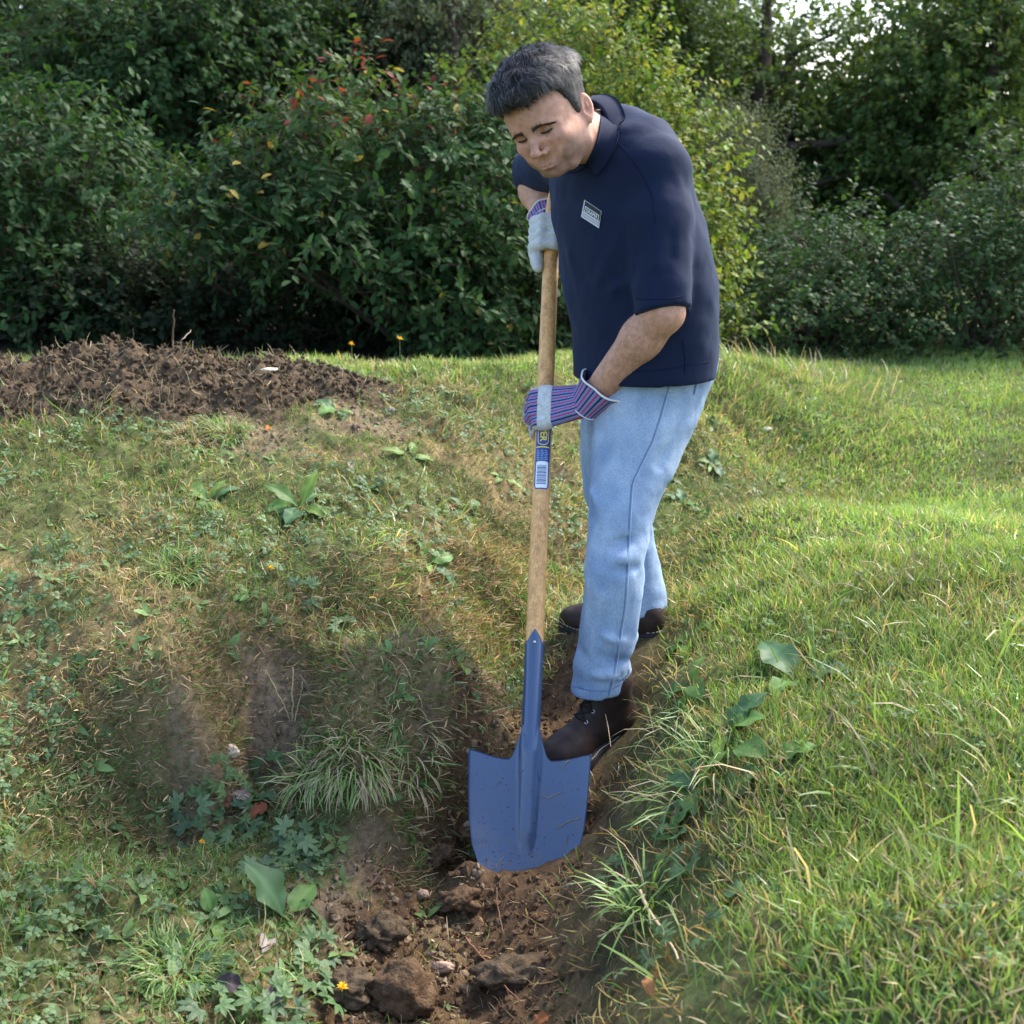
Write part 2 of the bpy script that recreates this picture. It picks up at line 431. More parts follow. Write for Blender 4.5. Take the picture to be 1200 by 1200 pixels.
def settle(u, v):
    """the place on the ground that shows at (u, v)"""
    r = (u - 600) / FPX * CR + (600 - v) / FPX * CU + CF
    t = np.arange(1.0, 14, .003); p = CAM + t[:, None] * r
    i = np.argmax(p[:, 2] < zt(p[:, 0], p[:, 1])); q = p[i].copy(); q[2] = float(zt(q[0], q[1])); return q
def gn(x, y, e=.02):
    g = np.stack([-(zt(x + e, y) - zt(x - e, y)) / (2 * e), -(zt(x, y + e) - zt(x, y - e)) / (2 * e), np.ones_like(np.asarray(x, float))], -1)
    return norms(g)
# ================================================================== organic surfaces: smooth unions of solids, meshed with surface nets
def smin(a, b, k):
    h = np.clip(.5 + .5 * (b - a) / k, 0, 1); return b + (a - b) * h - k * h * (1 - h)
def smax(a, b, k): return -smin(-a, -b, k)
def s_cap(p, a, b, ra, rb):
    a = np.asarray(a, float); b = np.asarray(b, float); d = b - a
    t = np.clip(((p - a) @ d) / (d @ d), 0, 1)
    return np.linalg.norm(p - a - t[:, None] * d, axis=1) - (ra + (rb - ra) * t)
def s_ell(p, c, r, M=None):
    q = p - np.asarray(c, float)
    if M is not None: q = q @ M.T                   # rows of M are the axes
    r = np.asarray(r, float); k0 = np.linalg.norm(q / r, axis=1); k1 = np.linalg.norm(q / (r * r), axis=1)
    return k0 * (k0 - 1) / np.maximum(k1, 1e-9)
def s_box(p, c, h, M=None, r=0):
    q = p - np.asarray(c, float)
    if M is not None: q = q @ M.T
    q = np.abs(q) - (np.asarray(h, float) - r)
    return np.linalg.norm(np.maximum(q, 0), axis=1) + np.minimum(q.max(1), 0) - r
def s_plane(p, c, n): return (p - np.asarray(c)) @ np.asarray(n)
def s_chain(p, pts, rad, k=.01):
    d = None
    for i in range(len(pts) - 1):
        e = s_cap(p, pts[i], pts[i + 1], rad[i], rad[i + 1]); d = e if d is None else smin(d, e, k)
    return d
class GenCyl:
    """a near vertical tube: at each height a centre and an ellipse (half axes a along ang, b across)"""
    def __init__(s, rows, n=160, sm=5):
        rows = np.array(sorted(rows, key=lambda r: r[0]), float)       # z, cx, cy, a, b, ang
        s.z = np.linspace(rows[0, 0], rows[-1, 0], n)
        T = np.stack([np.interp(s.z, rows[:, 0], rows[:, k]) for k in range(1, 6)], 1)
        w = max(3, int(n / len(rows) / 1.6)) | 1; ker = np.hanning(w + 2)[1:-1]; ker /= ker.sum()
        Tp = np.pad(T, ((w // 2, w // 2), (0, 0)), mode='edge')
        # keep end slopes: reflect around the end values
        Tp[:w // 2] = 2 * T[0] - T[1:w // 2 + 1][::-1]; Tp[-(w // 2):] = 2 * T[-1] - T[-w // 2:-1][::-1][:w // 2]
        s.T = np.stack([np.convolve(Tp[:, k], ker, 'valid') for k in range(5)], 1)
    def at(s, z): return [np.interp(z, s.z, s.T[:, k]) for k in range(5)]
    def __call__(s, p, grow=0.0):
        z = np.clip(p[:, 2], s.z[0], s.z[-1])
        cx, cy, a, b, ang = s.at(z)
        dx = p[:, 0] - cx; dy = p[:, 1] - cy; ca = np.cos(ang); sa = np.sin(ang)
        u = dx * ca + dy * sa; v = -dx * sa + dy * ca; a = a + grow; b = b + grow
        k0 = np.sqrt((u / a) ** 2 + (v / b) ** 2); k1 = np.sqrt((u / a ** 2) ** 2 + (v / b ** 2) ** 2)
        d = np.where(k0 < .2, -np.minimum(a, b) * (1 - k0), k0 * (k0 - 1) / np.maximum(k1, 1e-6))
        dz = np.maximum(np.maximum(s.z[0] - p[:, 2], p[:, 2] - s.z[-1]), 0)
        return np.where(dz > 0, np.sqrt(np.maximum(d, 0) ** 2 + dz ** 2), d)
_EDG = [((0, 0, 0), (1, 0, 0)), ((0, 1, 0), (1, 1, 0)), ((0, 0, 1), (1, 0, 1)), ((0, 1, 1), (1, 1, 1)),
        ((0, 0, 0), (0, 1, 0)), ((1, 0, 0), (1, 1, 0)), ((0, 0, 1), (0, 1, 1)), ((1, 0, 1), (1, 1, 1)),
        ((0, 0, 0), (0, 0, 1)), ((1, 0, 0), (1, 0, 1)), ((0, 1, 0), (0, 1, 1)), ((1, 1, 0), (1, 1, 1))]
def sdf_mesh(f, lo, hi, h, n=20, slack=1.8, smooth=1):
    lo = np.asarray(lo, float); hi = np.asarray(hi, float)
    nb = np.ceil((hi - lo) / (h * n)).astype(int)
    cen = np.stack(np.meshgrid(*[np.arange(k) for k in nb], indexing='ij'), -1).reshape(-1, 3)
    cp_ = lo + (cen + .5) * n * h
    d = f(cp_); act = cen[np.abs(d) < n * h * .87 * slack]
    D = np.array(nb) * n + 4
    keys = []; pos = []; quads = []
    ax = np.arange(-1, n + 1)
    off = np.stack(np.meshgrid(ax, ax, ax, indexing='ij'), -1)
    m = n + 2
    for bidx in act:
        base = bidx * n
        pts = lo + (base + off) * h
        val = f(pts.reshape(-1, 3)).reshape(m, m, m)
        neg = val < 0
        if neg.all() or not neg.any(): continue
        c = n + 1
        cnt = np.zeros((c, c, c)); acc = np.zeros((c, c, c, 3))
        for A, B in _EDG:
            va = val[A[0]:A[0] + c, A[1]:A[1] + c, A[2]:A[2] + c]; vb = val[B[0]:B[0] + c, B[1]:B[1] + c, B[2]:B[2] + c]
            x = (va < 0) != (vb < 0)
            t = np.where(x, va / np.where(va == vb, 1, va - vb), 0)
            for q in range(3): acc[..., q] += np.where(x, A[q] + (B[q] - A[q]) * t, 0)
            cnt += x
        ii = np.argwhere(cnt > 0)
        g = base + ii - 1
        keys.append((g[:, 0] + 1) * D[1] * D[2] + (g[:, 1] + 1) * D[2] + g[:, 2] + 1)
        pos.append(lo + (g + acc[tuple(ii.T)] / cnt[tuple(ii.T)][:, None]) * h)
        for axq in range(3):
            o1, o2 = (axq + 1) % 3, (axq + 2) % 3
            e = np.zeros(3, int); e[axq] = 1
            s0 = neg[1:n + 1, 1:n + 1, 1:n + 1]
            s1 = neg[1 + e[0]:n + 1 + e[0], 1 + e[1]:n + 1 + e[1], 1 + e[2]:n + 1 + e[2]]
            ee = np.argwhere(s0 != s1)
            if not len(ee): continue
            fl = s0[tuple(ee.T)]
            g = base + ee
            q4 = []
            for (p1, p2) in ((0, 0), (1, 0), (1, 1), (0, 1)):
                gg = g.copy(); gg[:, o1] -= 1 - p1; gg[:, o2] -= 1 - p2
                q4.append((gg[:, 0] + 1) * D[1] * D[2] + (gg[:, 1] + 1) * D[2] + gg[:, 2] + 1)
            q4 = np.stack(q4, 1); q4[~fl] = q4[~fl][:, ::-1]
            quads.append(q4)
    K = np.concatenate(keys); Pp = np.concatenate(pos)
    uk, first = np.unique(K, return_index=True); V = Pp[first]
    Q = np.concatenate(quads); idx = np.searchsorted(uk, Q); idx = np.clip(idx, 0, len(uk) - 1)
    ok = (uk[idx] == Q).all(1); F = idx[ok]
    if smooth: V = lap(V, F, smooth)
    return V, F
def lap(V, F, it=1, w=.5):
    E = np.concatenate([F[:, [0, 1]], F[:, [1, 2]], F[:, [2, 3]], F[:, [3, 0]]])
    E = np.concatenate([E, E[:, ::-1]]); cnt = np.bincount(E[:, 0], minlength=len(V))[:, None]
    for _ in range(it):
        S = np.stack([np.bincount(E[:, 0], weights=V[E[:, 1], k], minlength=len(V)) for k in range(3)], 1)
        V = V * (1 - w) + w * S / np.maximum(cnt, 1)
    return V
def largest(V, F):
    """drops crumbs that the mesher leaves loose"""
    lab = np.arange(len(V))
    while True:
        m = lab[F].min(1); new = lab.copy()
        for k in range(F.shape[1]): np.minimum.at(new, F[:, k], m)
        new = new[new]
        if (new == lab).all(): break
        lab = new
    u, c = np.unique(lab, return_counts=True); keep = lab == u[np.argmax(c)]
    idx = np.cumsum(keep) - 1; F = F[keep[F].all(1)]
    return V[keep], idx[F]
def vnormals(V, F):
    N = np.zeros_like(V)
    n = np.cross(V[F[:, 2]] - V[F[:, 0]], V[F[:, -1]] - V[F[:, 1]])
    for k in range(F.shape[1]):
        for q in range(3): N[:, q] += np.bincount(F[:, k], weights=n[:, q], minlength=len(V))
    return norms(N)
# ================================================================== the shovel
shovel = empty('shovel', sh_tip, 'long handled shovel with a dirty blue steel blade and a plain wooden shaft', 'shovel')
m_blue = mat_plain('blue_paint', (.030, .064, .150), .42, .5, 0, 0, 0, 900, .12, .0006)
nt = m_blue.node_tree; b = nt.nodes['Principled BSDF']
b.inputs['Coat Weight'].default_value = .5; b.inputs['Coat Roughness'].default_value = .22
# scratches and specks of soil on the paint
tc = nd(nt, 'ShaderNodeTexCoord')
n1 = nd(nt, 'ShaderNodeTexNoise'); n1.inputs['Scale'].default_value = 260; n1.inputs['Detail'].default_value = 2
mp = nd(nt, 'ShaderNodeMapping'); mp.inputs['Scale'].default_value = (1, 1, .45)
nt.links.new(tc.outputs['Object'], mp.inputs[0]); nt.links.new(mp.outputs[0], n1.inputs['Vector'])
r1 = nd(nt, 'ShaderNodeMapRange'); r1.inputs[1].default_value = .61; r1.inputs[2].default_value = .67
nt.links.new(n1.outputs['Fac'], r1.inputs[0])
sx = nd(nt, 'ShaderNodeSeparateXYZ'); nt.links.new(tc.outputs['Object'], sx.inputs[0])
lowr = nd(nt, 'ShaderNodeMapRange'); lowr.inputs[1].default_value = .24; lowr.inputs[2].default_value = .04; lowr.inputs[3].default_value = 0; lowr.inputs[4].default_value = 1
nt.links.new(sx.outputs[2], lowr.inputs[0])
mm = nd(nt, 'ShaderNodeMath'); mm.operation = 'MULTIPLY'; nt.links.new(r1.outputs[0], mm.inputs[0]); nt.links.new(lowr.outputs[0], mm.inputs[1])
n3 = nd(nt, 'ShaderNodeTexNoise'); n3.inputs['Scale'].default_value = 30; n3.inputs['Detail'].default_value = 6; n3.inputs['Roughness'].default_value = .7
nt.links.new(tc.outputs['Object'], n3.inputs['Vector'])
r3 = nd(nt, 'ShaderNodeMapRange'); r3.inputs[1].default_value = .45; r3.inputs[2].default_value = .8; r3.inputs[4].default_value = .6
nt.links.new(n3.outputs['Fac'], r3.inputs[0])
m3 = nd(nt, 'ShaderNodeMath'); m3.operation = 'MULTIPLY'; nt.links.new(r3.outputs[0], m3.inputs[0]); nt.links.new(lowr.outputs[0], m3.inputs[1])
mxa = nd(nt, 'ShaderNodeMath'); mxa.operation = 'MAXIMUM'; nt.links.new(mm.outputs[0], mxa.inputs[0]); nt.links.new(m3.outputs[0], mxa.inputs[1])
mx = nd(nt, 'ShaderNodeMix'); mx.data_type = 'RGBA'; mx.inputs[6].default_value = (.030, .064, .150, 1); mx.inputs[7].default_value = (.10, .085, .08, 1)
nt.links.new(mxa.outputs[0], mx.inputs[0]); nt.links.new(mx.outputs[2], b.inputs['Base Color'])
rr = nd(nt, 'ShaderNodeMapRange'); rr.inputs[3].default_value = .30; rr.inputs[4].default_value = .8; nt.links.new(mxa.outputs[0], rr.inputs[0]); nt.links.new(rr.outputs[0], b.inputs['Roughness'])

# blade: sheet steel with a raised rib that runs out of the socket, 2.5 mm thick
SHO = .29                                          # height of the treads above the tip
NU, NV = 61, 70
uu = np.linspace(-1, 1, NU); vv = np.linspace(0, 1, NV)
prof_s = np.array([0, .012, .03, .055, .09, .14, .2, .26, .3]); prof_w = np.array([.03, .058, .081, .099, .113, .122, .127, .1295, .1300])
BV = np.zeros((NV, NU, 3))
def tread(x):
    """top edge of the blade over its width: corners high, a dip, then up into the socket"""
    a = np.abs(x)
    z = SHO - .004 - .016 * np.sin(np.clip((.13 - a) / .085, 0, 1) * np.pi / 2) ** 1.3
    return z + .075 * np.clip((.046 - a) / .028, 0, 1) ** 1.9
for j, v in enumerate(vv):
    x0 = uu * .13
    top = tread(x0)
    up = v * top
    w = np.interp(up, prof_s, prof_w)
    lat = uu * w
    rib_len = sstep(.045, .12, up)
    halfw = np.interp(up, [.04, .12, .29, .36], [.010, .018, .023, .021])
    q = np.clip(np.abs(lat) / halfw, 0, 2.0)
    rib = np.interp(up, [.05, .12, .29, .37], [.003, .010, .0200, .0150]) * rib_len * np.where(q < 1, np.sqrt(np.maximum(1 - (q * .93) ** 2, 0)), 0.0)
    rib = np.maximum(rib, np.interp(up, [.05, .12, .29, .37], [.003, .010, .0200, .0150]) * rib_len * .34 * np.exp(-np.maximum(q - .9, 0) * 4.0) )
    dish = .020 * (np.abs(uu) ** 2.2) * np.interp(up, [0, .1, .3], [.4, 1, 1.1])
    curve = .006 * np.sin(np.clip(up / .29, 0, 1) * np.pi)
    BV[j] = SP(lat, up, rib + dish - curve)
mb = MB(); mb.grid(BV); V, F, C = mb.data(); F = F[0]
Nn = vnormals(V, F)
if (Nn[len(Nn) // 2] @ sh_n) < 0: F = F[:, ::-1]; Nn = -Nn
V2 = V - Nn * .0026
nV = len(V)
idx = np.arange(nV).reshape(NV, NU)
rim = np.concatenate([idx[0, :], idx[1:, -1], idx[-1, ::-1][1:], idx[::-1, 0][1:-1]])
rF = np.stack([rim, np.roll(rim, -1), np.roll(rim, -1) + nV, rim + nV], 1)
blade = child_np('blade', np.vstack([V, V2]), [F, F[:, ::-1] + nV, rF], m_blue, shovel)
# bits of soil and straw stuck to the steel
def on_blade(la, up):
    i = np.clip(np.asarray(up) / (SHO - .01) * (NV - 1), 0, NV - 1).astype(int); j = np.clip((np.asarray(la) / np.interp(up, prof_s, prof_w) * .5 + .5) * (NU - 1), 0, NU - 1).astype(int)
    return BV[i, j]
n = 420; up = .03 + .25 * RNG.random(n) ** 2.2; la = RNG.uniform(-.92, .92, n) * np.interp(up, prof_s, prof_w); c = on_blade(la, up); r = RNG.uniform(.0004, .0016, n) * RNG.uniform(.5, 1.6, n)
V = c[:, None] + r[:, None, None] * RNG.uniform(.6, 1.3, (n, 6, 1)) * np.array([[1, 0, 0], [-1, 0, 0], [0, 1, 0], [0, -1, 0], [0, 0, 1], [0, 0, -1.0]])[None]
F = (np.arange(n)[:, None, None] * 6 + np.array([[0, 2, 4], [2, 1, 4], [1, 3, 4], [3, 0, 4], [2, 0, 5], [1, 2, 5], [3, 1, 5], [0, 3, 5]])[None]).reshape(-1, 3)
child_np('soil_speck', V.reshape(-1, 3), F, mat_plain('stuck_soil', (.07, .05, .035), .95, .1), blade, True, None, shovel)['kind'] = 'stuff'
mb = MB()
for (l0, u0, l1, u1) in [(.065, .135, .112, .152), (.085, .095, .088, .118), (.03, .19, .075, .215), (.072, .262, .088, .278), (-.06, .045, -.045, .07)]:
    t = np.linspace(0, 1, 7); q = on_blade(l0 + (l1 - l0) * t, u0 + (u1 - u0) * t) + sh_n * .002 + np.outer(np.sin(t * 3) * .003, sh_up); mb.tube(q, .0011, 5, flat=.6)
mb.build('straw', mat_plain('stuck_straw', (.26, .20, .11), .8), blade, shovel)['kind'] = 'stuff'
# socket: tube that swallows the shaft, tongue pointed at its front
hx = lambda up: np.interp(up, [.26, .36, .45, .56], [.0215, .0205, .0205, .0215])
ths = np.linspace(-np.pi, np.pi, 49); ups = np.linspace(0, 1, 30)
SV = []
for t in ups:
    row = []
    topz = .525 + .026 * np.clip(1 - np.abs(ths) / .75, 0, 1) ** .8 + .0 * ths
    u_ = .275 + (topz - .275) * t
    r = hx(u_)
    fl = np.interp(u_, [.27, .35], [.9, 1.0])
    row = SP(np.sin(ths) * r, u_, np.cos(ths) * r * fl - .001)
    SV.append(row)
mb = MB(); SV = np.array(SV); mb.grid(SV)
V, F, C = mb.data(); F = F[0]; Nn = vnormals(V, F)
c0 = SP(0.0, .4, 0.0)
if ((V - c0) * Nn)[len(V) // 2 - 20].sum() < 0: F = F[:, ::-1]; Nn = -Nn
V2 = V - Nn * .0022; nV = len(V); NVs, NUs = SV.shape[:2]; top = np.arange(nV).reshape(NVs, NUs)[-1]
rF = np.stack([top[:-1], top[1:], top[1:] + nV, top[:-1] + nV], 1)
socket = child_np('socket', np.vstack([V, V2]), [F, F[:, ::-1] + nV, rF], m_blue, shovel)
# shaft
m_wood, nt, b = new_mat('ash_wood')
tc = nd(nt, 'ShaderNodeTexCoord'); mp = nd(nt, 'ShaderNodeMapping'); mp.inputs['Scale'].default_value = (1, 1, .03)
rot = Matrix((Vector(sh_lat), Vector(sh_n), Vector(sh_up))).to_euler()
mp.inputs['Rotation'].default_value = rot; nt.links.new(tc.outputs['Object'], mp.inputs[0])
n1 = nd(nt, 'ShaderNodeTexNoise'); n1.inputs['Scale'].default_value = 260; n1.inputs['Detail'].default_value = 5; n1.inputs['Roughness'].default_value = .65
n2 = nd(nt, 'ShaderNodeTexNoise'); n2.inputs['Scale'].default_value = 60; n2.inputs['Detail'].default_value = 3
nt.links.new(mp.outputs[0], n1.inputs['Vector']); nt.links.new(mp.outputs[0], n2.inputs['Vector'])
cr = nd(nt, 'ShaderNodeValToRGB'); cr.color_ramp.elements[0].position = .36; cr.color_ramp.elements[0].color = (.40, .18, .06, 1)
cr.color_ramp.elements[1].position = .62; cr.color_ramp.elements[1].color = (.80, .45, .165, 1)
ad = nd(nt, 'ShaderNodeMath'); ad.operation = 'MULTIPLY_ADD'; ad.inputs[1].default_value = .6; nt.links.new(n1.outputs['Fac'], ad.inputs[0])
ml = nd(nt, 'ShaderNodeMath'); ml.operation = 'MULTIPLY'; ml.inputs[1].default_value = .42; nt.links.new(n2.outputs['Fac'], ml.inputs[0]); nt.links.new(ml.outputs[0], ad.inputs[2])
nt.links.new(ad.outputs[0], cr.inputs[0]); nt.links.new(cr.outputs[0], b.inputs['Base Color']); b.inputs['Roughness'].default_value = .42
bump(nt, b, n1.outputs['Fac'], .15, .0006)
SH_TOP = float((SH_B - sh_tip) @ sh_up) + .06
us = np.linspace(.47, SH_TOP, 40)
hr = np.interp(us, [.47, .55, .8, 1.5], [.0185, .0200, .0200, .0190]); hr[-3:] *= [.97, .88, .6]
mb = MB(); mb.tube(SP(0 * us, us, 0 * us), hr, 28); shaft = mb.build('shaft', m_wood, shovel)
m_steel = mat_plain('rivet_steel', (.55, .56, .58), .35, .5, .9)
mb = MB(); c = SP(np.array([0.0]), np.array([.521]), np.array([.0205]))[0]
mb.tube([c, c + sh_n * .0012, c + sh_n * .002], [.0036, .003, .0012], 12); mb.build('rivet', m_steel, shovel)
# printed paper label wrapped round the shaft
def shaft_r(u): return np.interp(u, [.47, .55, .8, 1.5], [.0185, .0200, .0200, .0190])
def wrap(lat, up, lift):
    r = shaft_r(up) + lift; th = lat / r
    return SP(np.sin(th) * r, up, np.cos(th) * r)
def up_at(v):
    """distance along the shaft that shows at row v"""
    a, b_ = .3, 1.6
    for _ in range(40):
        m = (a + b_) / 2; q = SP(0.0, m, .02) - CAM
        vv_ = 600 - FPX * (q @ CU) / (q @ CF)
        if vv_ > v: a = m
        else: b_ = m
    return a
L0, L1 = up_at(573), up_at(478)
def wpatch(l0, l1, u0, u1, lift, rad=0.0, n=14, m=24):
    """rounded rectangle that follows the shaft"""
    ls = np.linspace(-1, 1, n); uz = np.linspace(0, 1, m)
    g = np.zeros((m, n, 3))
    for i, t in enumerate(uz):
        y = u0 + (u1 - u0) * t; e = min(y - u0, u1 - y); ins = rad - math.sqrt(max(rad * rad - (rad - e) ** 2, 0)) if e < rad else 0
        g[i] = wrap((l0 + l1) / 2 + ls * max((l1 - l0) / 2 - ins, 1e-4), np.full(n, y), lift)
    return g
m_lblue = mat_plain('label_blue', (.025, .06, .22), .4); m_lyel = mat_plain('label_yellow', (.80, .60, .06), .45); m_lwht = mat_plain('label_white', (.72, .76, .80), .4); m_lgrey = mat_plain('label_ink', (.05, .09, .25), .5)
mb = MB(); mb.grid(wpatch(-.0195, .0195, L0, L1, .0004, .006)); label = mb.build('label', m_lblue, shovel)
LL = L1 - L0
def print_on(name, mat, patches):
    mb = MB()
    for q in patches: mb.grid(wpatch(*q))
    return mb.build(name, mat, label, shovel)
Lb = L0
print_on('barcode_panel', m_lwht, [(-.015, .015, Lb + .003, Lb + .066, .0007, .004)])
bars = []; y = Lb + .012
for w_ in [.002, .0008, .0012, .003, .0008, .0016, .0008, .0022, .0012, .0008, .003, .0012, .0008, .0016, .0025, .0008, .0012]:
    bars.append((-.012, .0105, y, y + w_, .0010, 0, 8, 2)); y += w_ + .0012
print_on('barcode', m_lgrey, bars)
tl = [(-.013 + .0065 * k + .0008, -.013 + .0065 * (k + 1) - .0002 * k, Lb + .071, Lb + .071 + [.024, .020, .025, .022][k], .0007, 0, 4, 2) for k in range(0)]
rows = []
for k in range(6):
    z = Lb + .070 + .0042 * k
    for a0, a1 in [(-.014, -.006), (-.0045, .003), (.0045, .0135)]:
        rows.append((a0, a1 - .001 * (k % 3), z, z + .0016, .0007, 0, 5, 2))
print_on('small_print', mat_plain('label_pale_ink', (.25, .36, .62), .5), rows)
print_on('rule', m_lyel, [(-.017, .017, Lb + .099, Lb + .1015, .0007, 0, 12, 2)])
def ring_patch(l0, l1, u0, u1, w, lift):
    """outline of a rounded rectangle"""
    rr = (l1 - l0) / 2 * .9; pts = []
    for cx, cy, a0 in [(l1 - rr, u1 - rr, 0), (l0 + rr, u1 - rr, 90), (l0 + rr, u0 + rr, 180), (l1 - rr, u0 + rr, 270)]:
        for t in np.linspace(a0, a0 + 90, 9): pts.append((cx + rr * math.cos(R(t)), cy + rr * math.sin(R(t))))
    pts.append(pts[0]); pts = np.array(pts); T = norms(np.gradient(pts, axis=0)); Nn_ = np.stack([-T[:, 1], T[:, 0]], 1)
    a = pts + Nn_ * 0; bq = pts + Nn_ * w
    return np.stack([wrap(a[:, 0], a[:, 1], lift), wrap(bq[:, 0], bq[:, 1], lift)], 0)
LOGO0, LOGO1 = Lb + .105, Lb + .197
mb = MB(); mb.grid(ring_patch(-.0135, .0135, LOGO0, LOGO1, .0016, .0008)); mb.build('logo_outline', m_lyel, label, shovel)
def text_mesh(s, size=1.0, depth=0.0):
    cu = bpy.data.curves.new('lettering', 'FONT'); cu.body = s; cu.size = size; cu.align_x = 'LEFT'; cu.align_y = 'CENTER'; cu.extrude = depth
    cu.offset = size * .022
    o = bpy.data.objects.new('lettering', cu); COL.objects.link(o)
    me = o.to_mesh() if False else bpy.data.meshes.new_from_object(o.evaluated_get(bpy.context.evaluated_depsgraph_get()))
    bpy.data.objects.remove(o); bpy.data.curves.remove(cu)
    bm = bmesh.new(); bm.from_mesh(me); bmesh.ops.triangulate(bm, faces=bm.faces)
    bmesh.ops.subdivide_edges(bm, edges=[e for e in bm.edges if e.calc_length() > size * .12], cuts=2)
    bmesh.ops.triangulate(bm, faces=bm.faces); bm.verts.ensure_lookup_table()
    V = np.array([v.co for v in bm.verts]); F = np.array([[v.index for v in f.verts] for f in bm.faces]); bm.free(); bpy.data.meshes.remove(me)
    return V, F
tv, tf = text_mesh('DRAPER', .022)
wid = tv[:, 0].max(); tvx = tv[:, 0] / wid
# reads downwards along the shaft
LV = wrap(tv[:, 1] * 1.0, LOGO1 - .006 - tvx * (LOGO1 - LOGO0 - .014), .0010)
child_np('lettering', LV, tf, m_lyel, label, False, None, shovel)
# ================================================================== the man
def cam2w(v): return v[0] * CR + v[1] * CU - v[2] * CF        # picture right, picture up, towards the camera
# --- head frame
hL = unit(cam2w((.784, .132, .604))); hU0 = cam2w((-.445, .80, .403)); hU = unit(hU0 - hL * (hU0 @ hL)); hF = np.cross(hL, hU)
HO = P(626, 156, 2.43)                                       # between the eyes
HM = np.stack([hL, hU, hF])                                  # rows: left, up, forward
HS = .945
def Hw(q): return HO + HS * (np.asarray(q, float) @ HM)
def Hl(p): return (p - HO) @ HM.T / HS
NECK = P(709, 162, 2.64)
cut_n = unit(unit(HO - .0 * hF - NECK) + [0, 0, .8]); cut_c = NECK - cut_n * .035
def face_q(p):
    q = Hl(p); low = np.minimum(q[:, 1] + .030, 0)
    q[:, 2] = q[:, 2] - .10 * low; q[:, 1] = q[:, 1] + low * (1 / .87 - 1); return q
def head_sdf(p):
    q = face_q(p)
    d = s_ell(q, (0, .022, -.088), (.0765, .096, .100))
    d = smin(d, s_ell(q, (0, .035, -.045), (.066, .062, .066)), .03)           # forehead
    d = smin(d, s_ell(q, (0, -.035, -.052), (.060, .070, .058)), .03)          # middle face
    for s in (-1, 1):
        d = smin(d, s_chain(q, [(s * .058, -.035, -.085), (s * .054, -.072, -.075), (s * .030, -.103, -.030)], [.020, .020, .018], .012), .022)   # jaw
        d = smin(d, s_ell(q, (s * .044, -.026, -.018), (.021, .016, .020)), .018)   # cheek bone
        d = smin(d, s_ell(q, (s * .036, -.062, -.020), (.019, .024, .021)), .022)    # cheek
    d = smin(d, s_ell(q, (0, -.104, -.010), (.022, .017, .019)), .018)          # chin
    d = smin(d, s_ell(q, (0, -.079, -.005), (.026, .021, .015)), .018)          # mouth mound
    for s in (-1, 1): d = smin(d, s_ell(q, (s * .050, -.048, -.055), (.020, .042, .032)), .02)
    # brow
    for s in (-1, 1):
        d = smin(d, s_chain(q, [(s * .010, .0090, .009), (s * .030, .0130, .0065), (s * .050, .0045, -.013)], [.0085, .0095, .008], .006), .012)
    # sockets
    for s in (-1, 1):
        d = smax(d, -s_ell(q, (s * .030, -.002, .013), (.017, .0115, .0145)), .010)
    # nose
    d = smin(d, s_chain(q, [(0, .008, .006), (0, -.014, .018), (0, -.036, .0305)], [.0068, .0078, .0100], .008), .008)
    d = smin(d, s_ell(q, (0, -.039, .0325), (.0105, .009, .0095)), .006)
    for s in (-1, 1):
        d = smin(d, s_ell(q, (s * .0135, -.044, .0165), (.0075, .0075, .0105)), .006)
        d = smax(d, -s_ell(q, (s * .0075, -.0515, .020), (.0035, .003, .005)), .003)
        # fold from the nose to the mouth
        d = smax(d, -s_chain(q, [(s * .020, -.043, .0165), (s * .030, -.060, .0125), (s * .033, -.074, .006)], [.0018, .0022, .0015], .003), .006)
    # lids over the lowered eyes
    for s in (-1, 1):
        d = smin(d, s_ell(q, (s * .031, -.0015, -.0085), (.0150, .0128, .0135)), .004)
        d = smax(d, -s_chain(q, [(s * .018, -.0055, .0035), (s * .030, -.0082, .0055), (s * .045, -.0058, .0000)], [.0014, .0022, .0013], .002), .0025)   # slit
        d = smax(d, -s_chain(q, [(s * .017, .0055, .005), (s * .031, .0080, .0058), (s * .047, .0030, -.001)], [.0013, .0018, .0013], .002), .004)       # crease above the lid
        d = smax(d, -s_chain(q, [(s * .020, -.014, .003), (s * .033, -.0175, .001), (s * .044, -.0145, -.004)], [.0005, .0006, .0005], .002), .006)     # under the eye
    # lips
    up = lambda x: -.0735 - .05 * abs(x)
    d = smin(d, s_chain(q, [(-.024, -.0795, .0045), (-.010, -.0745, .0125), (0, -.0755, .0135), (.010, -.0745, .0125), (.024, -.0795, .0045)], [.0016, .0032, .0032, .0032, .0016], .003), .005)
    d = smin(d, s_chain(q, [(-.022, -.0815, .0042), (-.008, -.0845, .0120), (.008, -.0845, .0120), (.022, -.0815, .0042)], [.0018, .0042, .0042, .0018], .003), .005)
    d = smax(d, -s_chain(q, [(-.026, -.0800, .0055), (-.010, -.0790, .0165), (.010, -.0790, .0165), (.026, -.0800, .0055)], [.0011, .0013, .0013, .0011], .002), .003)
    d = smax(d, -s_ell(q, (0, -.0935, .013), (.014, .0035, .005)), .006)
    for yy, zz in ((.036, .0165), (.047, .0135)): d = smax(d, -s_chain(q, [(-.03, yy, zz - .007), (0, yy + .002, zz), (.03, yy, zz - .007)], [.0006, .0009, .0006], .002), .004)
    # frown between the brows
    for s in (-1, 1): d = smax(d, -s_cap(q, np.array((s * .0065, .012, .0165)), np.array((s * .0055, .026, .0175)), .0012, .0010), .004)
